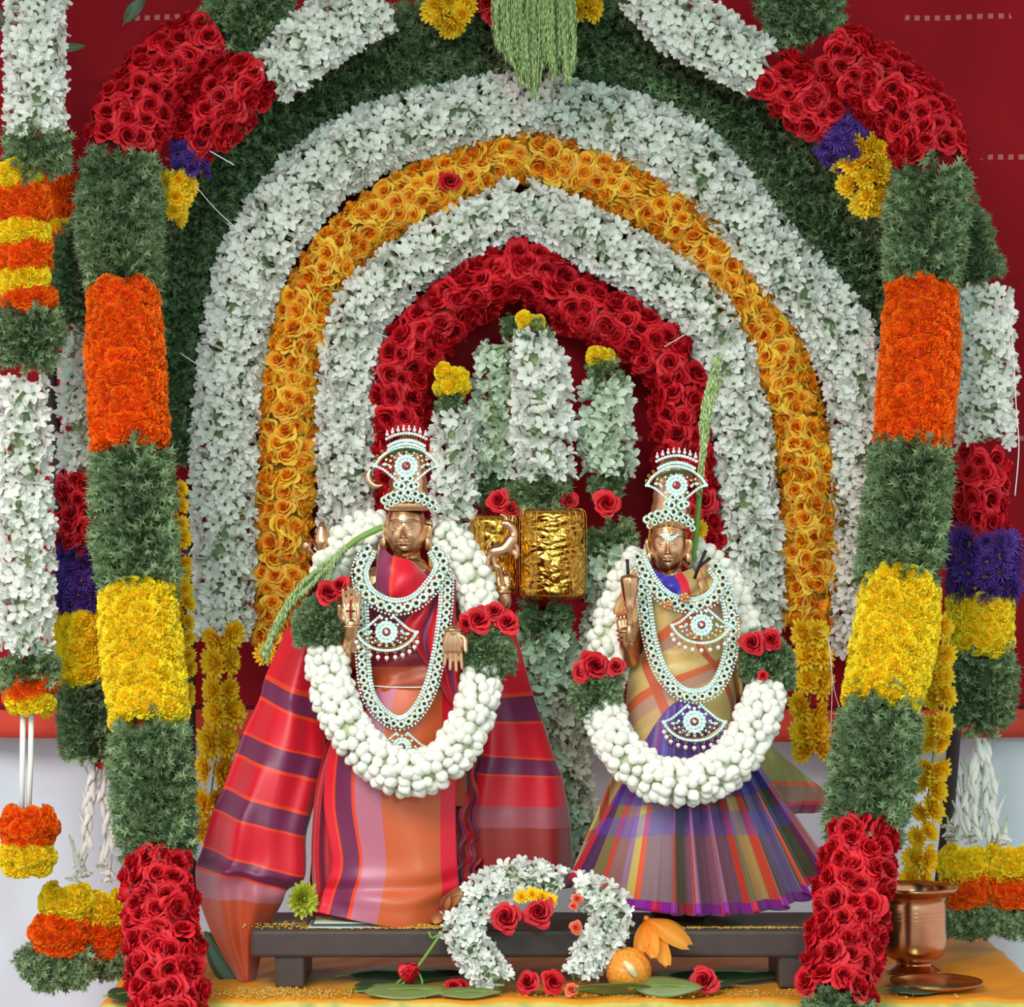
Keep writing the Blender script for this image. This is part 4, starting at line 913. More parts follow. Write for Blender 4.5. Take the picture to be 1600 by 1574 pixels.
# jewellery of the left idol
ck = root('crown_ornament', 'rhinestone crown ornament with ruby centre on the left idol', 'jewellery', tuple(P(635, 790, Y0-.05)))
def crownset(r, cx, cy, w_, Y, tiara, top, A=None):
    k = px(Y); A = facing((0, -1, .12)) if A is None else A
    pendant(r, cx, cy, w_, Y, A, pearls=False, name='peacock_ornament', up=True)
    g = G()
    for (yy, hwid, rise, gr) in ((top+9, 31, 9, 2.6), (top+20, 28, 9, 2.9), (top+26, 28, 9, 2.7)):
        a = np.linspace(-1, 1, 15); pts = np.array([P(cx+x*hwid, yy+rise*x*x, Y) for x in a]); stones(g, pts, gr*k, A); V, F = tube(pts+np.array([0, .001, -.0018]), .0011, 6); g.add(V, F, 0, 0, 1)
    pts = np.array([P(cx+x*25, top+34+8*x*x, Y+.001) for x in np.linspace(-1, 1, 14)]); V, F = tube(pts, .0028, 6); g.add(V, F, 0, 0, 3)
    for x in np.linspace(-1, 1, 8):
        p = P(cx+x*30, top+3+8*x*x, Y); V, F = ball(3.0*k, 8, 6, p); g.add(V, F, 0, 0, 2); V, F = ball(1.5*k, 6, 5, p+np.array([0, 0, 4.2*k]), (1, 1, 2.0)); g.add(V, F, 0, 0, 2)
    link('crest', g.mesh('crest', ['rhinestone', 'gold_wire', 'pearl', 'core_green'], False), r)
    w3 = np.array([P(*q) for q in tiara]); p = smoothpath(w3, 12.5*k)
    for i, c in enumerate(p):
        o = link('stone_flower', SFM, r); pos3(o, c, A, 7.2*k)
        o = link('stone_flower', SFM, r); pos3(o, c+np.array([4*k, -.0005, -10*k]), A, 5.2*k)
    for dx, dy in ((-6, -22), (6, -22), (-15, -12), (15, -12)): o = link('stone_flower', SFM, r); pos3(o, P(cx+dx, tiara[len(tiara)//2][1]+dy, Y-.004), A, 6.0*k)
    for dx in (-8, 8): o = link('stone_flower', SFM, r); pos3(o, P(cx+dx, tiara[len(tiara)//2][1]-10, Y-.003), A, 8.0*k)
crownset(ck, 635, 729, 100, Y0-.048, [(601, 782, Y0-.03), (615, 774, Y0-.046), (635, 770, Y0-.052), (655, 774, Y0-.046), (676, 786, Y0-.03)], 668)
necklace('short broad rhinestone necklace with fan pendant on the left idol', [(574, 858, Y0-.035), (560, 895, Y0-.06), (573, 930, Y0-.075), (610, 950, Y0-.082), (648, 944, Y0-.082), (676, 918, Y0-.072), (694, 885, Y0-.058), (682, 858, Y0-.035)], Y0-.07, 8.2, pend=(604, 988, 96, Y0-.09))
necklace('long rhinestone necklace hanging to the waist of the left idol', [(560, 905, Y0-.06), (563, 960, Y0-.07), (566, 1040, Y0-.075), (575, 1090, Y0-.082), (600, 1122, Y0-.088), (628, 1132, Y0-.09), (655, 1112, Y0-.088), (676, 1070, Y0-.08), (690, 1010, Y0-.075), (698, 950, Y0-.07), (700, 900, Y0-.05)], Y0-.075, 7.0, pend=(628, 1168, 84, Y0-.10))

# ================= right idol =================
Y1 = -.05
st2 = root('bronze_idol', 'smaller bronze idol at right with one raised hand, in a pleated violet and khaki saree', 'statue', tuple(P(1080, 1425, Y1)))
hd, hc, hR, hw, hh = head(st2, 1045, 806, 897, 58, -.10, .05, Y1-.015, fore=True)
g = G(); c = P(1048, 816, Y1-.008)
V, F = lathe([(.030, -.01), (.0335, 0), (.0335, .008), (.030, .012), (.031, .022), (.027, .032), (.028, .041), (.024, .054), (.025, .062), (.018, .078), (.019, .086), (.010, .098), (.0001, .103)], 36); g.add(V+c, F)
link('crown', g.mesh('crown', ['bronze']), st2)
g = G()
cap(g, [pt(1048, 890, Y1), pt(1052, 920, Y1)], [.016, .02]); cap(g, [pt(1056, 930, Y1), pt(1062, 975, Y1), pt(1064, 1020, Y1), pt(1064, 1100, Y1), pt(1064, 1400, Y1)], [.036, .044, .034, .055, .055], 20)
cap(g, [pt(1012, 930, Y1), pt(1112, 930, Y1)], [.02, .02])
cap(g, [pt(1010, 932, Y1), pt(985, 990, Y1-.01), pt(985, 1030, Y1-.03)], [.021, .017, .014]); cap(g, [pt(985, 1030, Y1-.03), pt(979, 1005, Y1-.07), pt(977, 988, Y1-.085)], [.0145, .012, .010])
hand(g, pt(977, 990, Y1-.085), (-.10, 0, 1), (-.15, -1, 0), .044, 1, .78)
cap(g, [pt(1114, 932, Y1), pt(1150, 990, Y1), pt(1158, 1050, Y1-.01), pt(1160, 1085, Y1-.01)], [.02, .016, .013, .01]); hand(g, pt(1160, 1088, Y1-.01), (0, 0, -1), (-1, -.3, 0), .05, 1, .15)
for yy in (986, 993, 1000):
    q = np.stack([np.cos(np.linspace(0, 2*PI, 24))*.0125, np.sin(np.linspace(0, 2*PI, 24))*.0125, np.zeros(24)], 1)+pt(977+(yy-986)*.1, yy, Y1-.083+(yy-986)*.0006); V, F = tube(q, .002, 8, ref=(0, 0, 1)); g.add(V, F)
b = link('body', g.mesh('body', ['bronze']), st2); remesh(b, .0009, 2)
g = G(); cc = P(984, 942, Y1-.1)
V, F = lathe([(.004, -.032), (.005, -.010), (.0085, -.004), (.007, 0), (.0095, .010), (.0125, .028), (.0135, .036), (.0115, .040), (.006, .042), (.0001, .043)], 24)
a = np.arctan2(V[:, 1], V[:, 0]); f = 1+.08*np.cos(a*8)*(V[:, 2] > .005); V[:, 0] *= f; V[:, 1] *= f; g.add(V+cc, F)
V, F = tube(np.array([cc+np.array([0, 0, -.03]), cc+np.array([-.002, .002, -.06])]), .004, 8); g.add(V, F)
link('lotus_bud', g.mesh('lotus_bud', ['bronze']), st2)
# saree
def chk(n):
    u = n.attr('cu'); v = n.attr('cv')
    d1 = n.math('ADD', n.math('MULTIPLY', u, 1.35), n.math('MULTIPLY', v, 3.0)); f1 = n.math('FRACT', d1)
    d2 = n.math('FRACT', n.math('SUBTRACT', n.math('MULTIPLY', u, 2.6), n.math('MULTIPLY', v, 1.5)))
    base = bands_ramp(n, f1, [(.55, 'cba868'), (.68, 'd0623c'), (.86, 'b58672'), (1, 'c29c66')])
    return n.mix(n.math('GREATER_THAN', d2, .86), base, srgb('c4583a'))
silk('saree_check', chk, .38)
def pleatcol(n):
    u = n.attr('cu'); v = n.attr('cv')
    c = bands_ramp(n, u, [(.03, 'b5202c'), (.085, '4a2350'), (.13, '7a6a40'), (.15, 'c8402c'), (.21, '8a5a58'), (.235, '8e6480'), (.27, 'bd9c50'), (.295, 'd4502c'), (.40, '86666e'), (.415, '9a3024'), (.45, '6b5b38'), (.50, '8f5a72'), (.515, 'b03030'), (.555, '8a5068'), (.575, 'd04a2a'), (.64, '86526a'), (.655, 'c83a28'), (.70, '5e5a34'), (.73, 'c09a58'), (.745, 'd0402c'), (.79, '4e3a3c'), (.85, '7b5a8c'), (.865, 'd0482c'), (.92, '55502e'), (.96, '6a2450'), (1, 'a03040')])
    blue = n.mix(n.math('LESS_THAN', n.math('ADD', v, n.math('MULTIPLY', n.math('ABSOLUTE', n.math('SUBTRACT', u, .45)), .25)), .50), c, n.mix(.60, c, srgb('3226a4')))
    blue = n.mix(n.math('MULTIPLY', n.math('GREATER_THAN', v, .50), n.math('LESS_THAN', v, .62)), blue, n.mix(.38, blue, srgb('4a44b8')))
    hem = n.math('GREATER_THAN', v, .945); h = n.mix(n.math('GREATER_THAN', n.math('FRACT', n.math('MULTIPLY', u, 9)), .22), srgb('c41840'), srgb('8a1a8c'))
    return n.mix(hem, blue, h)
silk('saree_pleats', pleatcol, .33, .4)
silk('pallu', lambda n: bands_ramp(n, n.attr('cv'), [(.5, '8a7f48'), (.56, 'c8502c'), (.8, '87604e'), (.86, 'b02838'), (1, '6a1f3c')]))
cl2 = root('silk_saree', 'silk saree of the right idol, khaki checked bodice over fanned violet and red pleats', 'dress', tuple(P(1080, 1425, Y1)))
sheet('bodice', barrel([(902, 1010, 1112), (925, 1000, 1128), (960, 995, 1138), (1012, 1006, 1132), (1040, 986, 1142), (1080, 980, 1148), (1140, 976, 1152), (1195, 976, 1156)], Y1, .048), 'saree_check', cl2, 80, 90, lambda u, v, S: yz(.003*np.sin(v*22+u*9)))
sheet('neck_cloth', [[(1020, 888, Y1-.02), (1045, 900, Y1-.05), (1082, 888, Y1-.03)], [(1022, 905, Y1-.045), (1052, 915, Y1-.062), (1095, 908, Y1-.04)], [(1035, 930, Y1-.05), (1060, 935, Y1-.06), (1095, 930, Y1-.045)]], 'neck_blue', cl2, 30, 30, lambda u, v, S: yz(.002*np.sin(u*14+v*9)))
sheet('shoulder_cloth', [[(990, 890, Y1-.02), (1012, 895, Y1-.03)], [(968, 930, Y1-.03), (1000, 945, Y1-.045)], [(952, 975, Y1-.02), (990, 1000, Y1-.04)]], 'saree_check', cl2, 20, 40, lambda u, v, S: yz(.003*np.sin(u*14+v*5)))
sheet('shoulder_cloth', [[(1092, 880, Y1-.02), (1120, 885, Y1)], [(1090, 905, Y1-.045), (1132, 915, Y1-.02)], [(1098, 935, Y1-.05), (1140, 950, Y1-.03)]], 'saree_check', cl2, 20, 30, lambda u, v, S: yz(.003*np.sin(u*14+v*5)))
hem = [(888, 1372, -.05), (920, 1395, -.10), (958, 1416, -.135), (1000, 1424, -.155), (1052, 1428, -.16), (1090, 1430, -.16), (1140, 1428, -.155), (1190, 1424, -.14), (1240, 1412, -.12), (1268, 1385, -.09), (1290, 1335, -.05)]
top = [(992, 1190, -.085), (1006, 1162, -.10), (1020, 1138, -.11), (1036, 1116, -.118), (1052, 1100, -.122), (1066, 1096, -.122), (1080, 1099, -.12), (1098, 1107, -.115), (1118, 1122, -.10), (1138, 1140, -.08), (1160, 1158, -.05)]
def mid(f, sag=0): return [(a[0]+(b_[0]-a[0])*f, a[1]+(b_[1]-a[1])*f+sag, a[2]+(b_[2]-a[2])*f-.01*math.sin(f*PI)) for a, b_ in zip(top, hem)]
def pleat(u, v, S):
    q = np.clip((u-.36)/.64, 0, 1); n_ = 7.0; ph = q*n_*2*PI; on = np.clip((u-.34)*12, 0, 1)
    roll = np.abs(np.sin(ph/2))**.75*2-1.0; A_ = (.003+.034*v**.8)*on
    sm = .006*v*np.sin(u*26)*(1-on)+.0015*np.sin(u*90+v*5)*v
    return np.stack([.014*v*np.sin(ph)*on, -A_*roll*.8+sm, -.004*v*np.cos(ph)*on], -1)
sheet('pleated_skirt', [top, mid(.25), mid(.5), mid(.75), hem], 'saree_pleats', cl2, 460, 70, pleat, .0009)
sheet('pallu_end', [[(1150, 1150, -.03), (1205, 1165, .0)], [(1165, 1195, -.05), (1250, 1205, .0)], [(1185, 1240, -.06), (1292, 1240, .0)], [(1215, 1275, -.06), (1296, 1268, -.01)]], 'pallu', cl2, 40, 50, lambda u, v, S: yz(.006*np.sin(v*9+u*12)))
sheet('dress_back', [[(1000, 905, .0), (1060, 900, .02), (1125, 905, .0)], [(975, 1150, -.01), (1065, 1150, .045), (1165, 1150, -.01)], [(895, 1360, -.04), (1080, 1425, .02), (1280, 1340, -.03)]], 'saree_check', cl2, 50, 50, lambda u, v, S: yz(.008*np.sin(u*40)*v))
ck = root('crown_ornament', 'rhinestone crown ornament with ruby centre on the right idol', 'jewellery', tuple(P(1059, 800, Y1-.05)))
crownset(ck, 1057, 759, 94, Y1-.045, [(1011, 812, Y1-.025), (1025, 804, Y1-.04), (1046, 800, Y1-.048), (1064, 804, Y1-.04), (1078, 816, Y1-.025)], 703)
g = G(); A = facing((0, -1, .1)); kk = px(Y1)
stones(g, np.array([P(1046+x*13, 840-4*x*x, Y1-.046) for x in np.linspace(-1, 1, 9)]), 2.3*kk, A); stones(g, np.array([P(1046+x*9, 844-4*x*x, Y1-.046) for x in np.linspace(-1, 1, 6)]), 2.2*kk, A)
q = np.array([P(1046+6*math.sin(t_)*(1-math.cos(t_))*.6, 822+12*math.cos(t_), Y1-.044) for t_ in np.linspace(0, 2*PI, 24)]); V, F = tube(q, .0012, 6); g.add(V, F, 0, 0, 1)
q = np.array([P(1017, 812, Y1-.03), P(1014, 845, Y1-.02), P(1018, 868, Y1-.01)]); V, F = tube(q, .0018, 6); g.add(V, F, 0, 0, 1)
link('forehead_ornament', g.mesh('forehead_ornament', ['rhinestone', 'gold_wire'], False), ck)
necklace('short rhinestone necklace with fan pendant and copper blossoms on the right idol', [(996, 870, Y1-.03), (1006, 895, Y1-.05), (1026, 925, Y1-.066), (1050, 942, Y1-.07), (1085, 948, Y1-.07), (1115, 935, Y1-.065), (1130, 908, Y1-.05), (1118, 885, Y1-.03)], Y1-.06, 7.6, pend=(1096, 977, 94, Y1-.085))
r = [o for o in col.objects if o.get('category') == 'necklace'][-1]
plain('copper_flower', 'd08a5c', .35, .7)
for (x, y) in ((1043, 946), (1070, 934)):
    g = G()
    for i in range(5):
        a = i/5*2*PI; V, F = ball(.0042, 8, 6, P(x+5*math.cos(a), y+5*math.sin(a), Y1-.080), (1, .6, 1)); g.add(V, F)
    V, F = ball(.003, 8, 6, P(x, y, Y1-.084)); g.add(V, F); link('copper_blossom', g.mesh('copper_blossom', ['copper_flower']), r)
necklace('long rhinestone necklace with lower fan pendant on the right idol', [(1000, 905, Y1-.05), (1006, 950, Y1-.055), (1014, 1000, Y1-.06), (1030, 1048, Y1-.072), (1058, 1082, Y1-.08), (1088, 1090, Y1-.082), (1118, 1078, Y1-.078), (1138, 1040, Y1-.068), (1146, 990, Y1-.06), (1140, 940, Y1-.055), (1130, 905, Y1-.04)], Y1-.065, 7.0, pend=(1085, 1128, 98, Y1-.095))
for q in (((980, 874), (982, 905)), ((1085, 905), (1094, 880), (1103, 860)), ((1092, 886), (1110, 872))):
    p = np.array([P(*a_, Y1-.055) for a_ in q]); V, F = tube(p, .0026, 7); g = G(); g.add(V, F)
    tag(link('thin_stick', g.mesh('thin_stick', ['black_stick'])), {980: 'thin black stick above the lotus bud hand of the right idol', 1085: 'thin black stick rising from the neck of the right idol', 1092: 'short black twig branching off the stick at the neck of the right idol'}[q[0][0]], 'stick')

# ---------------- fresh garlands worn by the idols ----------------
wg1 = garland('jasmine_bud_garland', 'thick jasmine bud garland with rose and leaf tufts worn by the left idol',
    [('jbud', [(600, 822, 40, -.06), (560, 832, 50, -.05), (528, 862, 50, -.06), (512, 900, 46, -.07)]),
     ('foliage', [(508, 950, 60, -.11), (498, 975, 82, -.12), (495, 1005, 70, -.12)], dict(size=.62, dens=1.2)),
     ('jbud', [(508, 1022, 54, -.12), (520, 1080, 58, -.14), (545, 1140, 58, -.17), (590, 1190, 60, -.18), (640, 1210, 62, -.185), (695, 1190, 60, -.18), (732, 1135, 58, -.165), (748, 1085, 56, -.145), (754, 1060, 50, -.13)]),
     ('foliage', [(752, 1000, 60, -.115), (765, 1025, 84, -.12), (770, 1050, 66, -.12)], dict(size=.62, dens=1.2)),
     ('jbud', [(688, 832, 42, -.05), (715, 860, 52, -.055), (738, 900, 54, -.07), (750, 950, 50, -.09)])], 0)
for q in ((512, 925, 24), (530, 915, 20), (748, 968, 26), (792, 972, 24), (728, 975, 18), (772, 955, 20)): single('rose', 'red_rose', 'rose', P(q[0], q[1], -.14), q[2]*px(-.14), (RNG.uniform(-.4, .4), -1, RNG.uniform(0, .5)), parent=wg1)
wg2 = garland('jasmine_bud_garland', 'thick jasmine bud garland with rose and leaf tufts worn by the right idol',
    [('jbud', [(1002, 868, 30, -.03), (975, 915, 42, -.045), (955, 970, 44, -.055), (948, 1010, 46, -.07), (965, 1030, 40, -.08)]),
     ('foliage', [(935, 1062, 70, -.10), (930, 1090, 82, -.11), (930, 1112, 60, -.11)], dict(size=.62, dens=1.2)),
     ('jbud', [(944, 1112, 52, -.11), (958, 1155, 58, -.14), (990, 1195, 60, -.17), (1035, 1220, 62, -.185), (1085, 1222, 62, -.185), (1135, 1200, 62, -.17), (1172, 1150, 60, -.15), (1192, 1100, 58, -.12), (1200, 1078, 44, -.11)]),
     ('foliage', [(1190, 1015, 70, -.08), (1200, 1045, 88, -.09), (1210, 1075, 60, -.08)], dict(size=.62, dens=1.2)),
     ('jbud', [(1085, 862, 30, .0), (1118, 890, 40, .0), (1145, 935, 42, -.01), (1165, 985, 40, -.04)])], 0)
for q in ((930, 1040, 30), (908, 1050, 20), (962, 1042, 18), (1175, 1005, 24), (1205, 1000, 22)): single('rose', 'red_rose', 'rose', P(q[0], q[1], -.13), q[2]*px(-.13), (RNG.uniform(-.4, .4), -1, RNG.uniform(0, .5)), parent=wg2)
single('rose', 'red_rose', 'rosebud', P(1192, 1056, -.14), 11*px(-.14), parent=wg2)
# ---------------- tuberose strings and foil rolls inside the arch ----------------
YI = .30
def tub(label, segs, Y): return garland('tuberose_string', label, segs, Y)
tub('thin tuberose string with a yellow marigold head, beside the left leg of the red arch', [('ymari', [(706, 585, 36), (706, 602, 40)], dict(size=.6)), ('foliage', [(704, 622, 44), (706, 640, 50)]), ('tuberose', [(706, 655, 52), (712, 740, 58), (706, 800, 58), (716, 860, 66)], dict(size=1.1))], YI)
tub('tuberose string behind the longest middle one', [('foliage', [(795, 495, 30), (800, 525, 36)]), ('tuberose_green', [(782, 545, 60), (778, 620, 66), (775, 680, 66), (775, 735, 66)], dict(size=1.15)), ('foliage', [(768, 745, 60), (772, 780, 60)])], YI+.03)
tub('longest middle tuberose string, hanging in front from the yellow tip of the arch', [('ymari', [(818, 503, 18), (842, 508, 16)], dict(size=.45)), ('foliage', [(826, 514, 50), (835, 530, 60)]), ('tuberose', [(832, 532, 54), (845, 600, 80), (850, 680, 82), (850, 742, 86)], dict(size=1.15)), ('foliage', [(840, 758, 98), (842, 780, 98)], dict(size=1.1))], YI-.03)
tub('tuberose string at the right inside the red arch', [('ymari', [(928, 556, 16), (952, 562, 14)], dict(size=.45)), ('foliage', [(940, 566, 46), (946, 586, 60)]), ('tuberose_green', [(948, 605, 68), (946, 680, 74), (950, 735, 72)], dict(size=1.15)), ('foliage', [(948, 745, 60), (948, 768, 56)])], YI)
lw = garland('tuberose_string', 'lower tuberose string hanging down between the two idols', [('foliage', [(850, 960, 90), (852, 985, 90)]), ('tuberose_green', [(852, 1000, 84), (858, 1090, 84), (870, 1180, 86), (885, 1270, 84), (898, 1360, 80)], dict(size=1.15))], .22)
tub('lower tuberose string hanging behind the right idol', [('foliage', [(950, 835, 84), (955, 850, 84)]), ('tuberose_green', [(955, 870, 82), (962, 940, 82), (950, 1010, 82), (915, 1090, 84), (905, 1150, 84)], dict(size=1.15))], .24)
i_ = 0
for (x, y, r_, lb) in ((778, 782, 22, 'red rose above the smaller gold foil roll'), (798, 795, 20, 'red rose between the tops of the two gold foil rolls'), (888, 782, 20, 'red rose above the right edge of the larger gold foil roll'), (948, 786, 26, 'large red rose right of the larger gold foil roll'), (850, 952, 24, 'red rose directly below the larger gold foil roll'), (912, 935, 15, 'small red rose at the lower right of the larger gold foil roll')):
    single('rose', 'red_rose', 'rose', P(x, y, .25), r_*px(.25), (RNG.uniform(-.3, .3), -1, .2), label=lb, cat='rose')
def roll(label, x, y0, y1, w_, Y, seed):
    k = px(Y); r = root('foil_roll', label, 'decoration', tuple(P(x, y1, Y))); R = w_*.5*k; hh_ = (y1-y0)*.5*k
    prof = [(R*.2, -hh_*1.0), (R*.75, -hh_*.985), (R*.93, -hh_*.94), (R, -hh_*.86)]+[(R, z) for z in np.linspace(-hh_*.84, hh_*.84, 150)]+[(R, hh_*.86), (R*.93, hh_*.94), (R*.75, hh_*.985), (R*.2, hh_)]
    V, F = lathe(prof, 220); p = V/k
    a = np.arctan2(V[:, 1], V[:, 0]); q = np.stack([np.cos(a)*w_*.5, np.sin(a)*w_*.5, p[:, 2]*1.3], 1)
    d = (np.abs(noise3(q, .13, seed))+.7*np.abs(noise3(q, .24, seed+1))+.35*np.abs(noise3(p, .45, seed+2))); V[:, :2] *= (1+(.06*d-.045))[:, None]
    g = G(); g.add(V+P(x, (y0+y1)/2, Y), F); link('foil_body', g.mesh('foil_body', ['gold_foil'], True), r)
    for j in range(10):
        a0 = -PI/2+(j-4.5)*.33+RNG.uniform(-.08, .08); pts = np.array([[math.cos(a0)*R*f_, math.sin(a0)*R*f_, z*hh_] for f_, z in ((.6, 1.02), (.98, .97), (1.05, .6), (1.05, 0), (1.05, -.6), (.98, -.97), (.6, -1.02))])+P(x, (y0+y1)/2, Y)
        V, F = tube(smoothpath(pts, .004), .0006, 5); g = G(); g.add(V, F); link('binding_thread', g.mesh('binding_thread', ['gold_wire']), r)
    return r
roll('larger gold foil wrapped roll hanging at the centre between the idols', 864, 796, 934, 100, .19, 3)
roll('smaller gold foil wrapped roll left of the larger one', 772, 806, 928, 70, .21, 9)
# ---------------- green grain stalks ----------------
def stalk(label, stem, ears, Y, seed):
    r = root('grain_stalk', label, 'plant stalk', tuple(P(*stem[0], Y)))
    p = smoothpath(np.array([P(x, y, Y) for x, y in stem]), .004); V, F = tube(p, np.linspace(.0048, .0042, len(p)), 8); g = G(); g.add(V, F); link('stem', g.mesh('stem', ['stalk_green']), r)
    g = G(); j = 0
    for e in ears:
        for kx in range(e[1]):
            o = np.array([RNG.uniform(-1, 1), 0, RNG.uniform(-1, 1)])*.004*np.array([1, 1, .5]); ear_strand(g, [P(*q, Y-.006)+o*(i/len(e[0])+.3)*e[2] for i, q in enumerate(e[0])], .0032, seed+j, .005); j += 1
    link('grain_ear', g.mesh('grain_ear', ['grass_ear']), r, kind='stuff'); return r
stalk('green grain stalk slanting from the ear of the left idol down to the left', [(597, 824), (560, 842), (535, 862), (515, 880)], [([(540, 858), (500, 890), (460, 930), (430, 985), (416, 1032)], 6, 1.6), ([(530, 868), (490, 910), (455, 945), (428, 990), (412, 1020)], 5, 1.2), ([(522, 875), (508, 915), (480, 955), (466, 972)], 4, 1.0), ([(525, 870), (500, 930), (478, 950)], 3, 1)], -.11, 200)
stalk('upright green grain stalk rising behind the head of the right idol', [(1083, 876), (1088, 830), (1094, 760), (1100, 700)], [([(1092, 770), (1098, 700), (1098, 650), (1110, 600), (1120, 560)], 7, 1.5), ([(1094, 740), (1102, 690), (1108, 640), (1124, 590)], 5, 1.3)], -.02, 300)
single('mum', 'yellow_chrysanthemum', 'chrysanthemum', P(1090, 828, .02), 18*px(.02), (.5, -1, 0), label='yellow chrysanthemum tucked behind the stalk at the right idol crown', cat='flower')
# ---------------- loose threads and pins ----------------
def thread(label, pts, Y, r_=.0006, name='thread'):
    p = smoothpath(np.array([P(x, y, Y) for x, y in pts]), .006); V, F = tube(p, r_, 5); g = G(); g.add(V, F); tag(link(name, g.mesh(name, ['thread'])), label, 'thread')
thread('white thread hanging down the right edge beside the white tuberose band', [(1580, 505), (1584, 560), (1588, 640), (1592, 700), (1586, 775)], .18, .0009)
thread('thin thread loop beside the chrysanthemums under the right arch end', [(1278, 985), (1294, 1000), (1300, 1060), (1298, 1150)], .2)
thread('second thin thread slanting to the thick right garland', [(1294, 1000), (1304, 1080), (1318, 1120)], .2)
thread('pale fibre stretched over the green leaves near the upper left yellow tip', [(305, 290), (340, 330), (385, 370)], .20)
thread('short white pin beside the upper left purple tip', [(328, 236), (366, 258)], .2, .0009, 'pin')
thread('short white pin at the outer white arch, left side', [(282, 552), (318, 576)], .3, .0008, 'pin')
thread('short white pin at the left shoulder of the red arch', [(586, 520), (606, 527)], .33, .0008, 'pin')
thread('knotted white pin at the right shoulder of the red arch', [(1038, 542), (1048, 536), (1084, 515)], .33, .0008, 'pin')
# ---------------- table, plank stool and everything on them ----------------
n = NT('altar_cloth'); u = n.attr('cu'); hem_ = n.math('GREATER_THAN', n.attr('cv'), 0.5)
st_ = n.ramp(n.noise(26, 2, n.coord()), [(0.3, srgb('a8a458')), (.5, srgb('c6b25a')), (.7, srgb('8f9a4c'))])
body_ = n.mix(n.noise(14, 3, n.coord()), srgb('cf7a12'), srgb('e39a2c'))
n.l(n.mix(hem_, body_, st_), n.b.inputs['Base Color']); n.set(Roughness=.5, Specular_IOR_Level=.4); n.bump(n.noise(300, 2, n.coord()), .3, .0006); MATS['altar_cloth'] = n.m
plain('dark_wood', '4a3b38', .45, noise=30, bump=(.3, .002)); plain('table_wood', '5c4030', .6, noise=12)
tr = root('table', 'table under an orange cloth with a green gold hem carrying the idols', 'table', (0, 0, 0))
x0, x1, y0, y1 = -.60, .80, -.257, .40
# cloth as one sheet: top, rounded edge, hanging front and sides
nx, ny = 150, 110; xs = np.linspace(x0-.28, x1+.28, nx+1); ys = np.linspace(y0-.26, y1, ny+1)
X, Yg = np.meshgrid(xs, ys, indexing='ij'); dx = np.maximum(0, np.maximum(x0-X, X-x1)); dy = np.maximum(0, y0-Yg)
drop = np.maximum(dx, dy)+.0; Xc = np.clip(X, x0, x1)+np.sign(X)*.012*np.sin(np.clip(dx/.02, 0, PI/2))*(dx > 0)+np.sign(X)*(dx > 0)*.03*dx; Yc = np.maximum(Yg, y0)-.012*np.sin(np.clip(dy/.02, 0, PI/2))-.03*dy
wav = np.clip(drop/.1, 0, 1); Z = TABLE_Z+.002-drop+.0015*np.sin(X*37+Yg*21)*(1-wav)+.001*np.sin(X*80-Yg*60)
Yc = Yc+wav*.010*np.sin(X*40)*(dy > 0); Xc = Xc+wav*.012*np.sin(Yg*36)*(dx > 0)
V = np.stack([Xc, Yc, Z], -1).reshape(-1, 3); i, j = np.meshgrid(np.arange(nx), np.arange(ny), indexing='ij'); i = i.ravel(); j = j.ravel(); m_ = ny+1
F = np.concatenate([np.stack([i*m_+j, (i+1)*m_+j, (i+1)*m_+j+1], 1), np.stack([i*m_+j, (i+1)*m_+j+1, i*m_+j+1], 1)])
g = G(); g.add(V, F); link('cloth', g.mesh('cloth', ['altar_cloth'], True, dict(cu=X.ravel(), cv=np.where(dy > .008, 1.0, 0.0).ravel())), tr)
g = G(); V, F = box(x0+.005, x1-.005, y0+.005, y1-.01, TABLE_Z-.03, TABLE_Z-.002); g.add(V, F); link('tabletop', g.mesh('tabletop', ['table_wood'], False), tr)
for lx in (x0+.06, x1-.06):
    for ly in (y0+.06, y1-.06): g = G(); V, F = box(lx-.03, lx+.03, ly-.03, ly+.03, 0, TABLE_Z-.03); g.add(V, F); link('leg', g.mesh('leg', ['table_wood'], False), tr)
def bevbox(x0, x1, y0, y1, z0, z1, b):
    """box with rounded vertical and horizontal edges, slightly worn"""
    me = bpy.data.meshes.new('b'); import bmesh; bm = bmesh.new(); bmesh.ops.create_cube(bm, size=1)
    for v in bm.verts: v.co = Vector(((x0+x1)/2+v.co.x*(x1-x0), (y0+y1)/2+v.co.y*(y1-y0), (z0+z1)/2+v.co.z*(z1-z0)))
    bmesh.ops.bevel(bm, geom=bm.edges[:], offset=b, segments=3, affect='EDGES', profile=.5); bmesh.ops.triangulate(bm, faces=bm.faces[:]); bm.verts.ensure_lookup_table()
    V = np.array([v.co[:] for v in bm.verts]); F = np.array([[v.index for v in f.verts] for f in bm.faces]); bm.free(); return V, F
pr = root('plank_stool', 'low dark wooden plank stool on the orange cloth under both idols', 'stool', (P(840, 1540, -.15)[0], -.09, TABLE_Z))
zt = .841; xl = P(392, 1450, -.17)[0]; xr = P(1300, 1450, -.17)[0]
g = G(); V, F = bevbox(xl, xr, -.172, .02, zt-.042, zt, .006); g.add(V, F); link('seat', g.mesh('seat', ['dark_wood'], False), pr)
for lx in (P(452, 1500, -.17)[0], P(1240, 1500, -.17)[0]):
    g = G(); V, F = bevbox(lx-.022, lx+.022, -.165, .012, TABLE_Z+.002, zt-.04, .004); g.add(V, F); link('leg', g.mesh('leg', ['dark_wood'], False), pr)
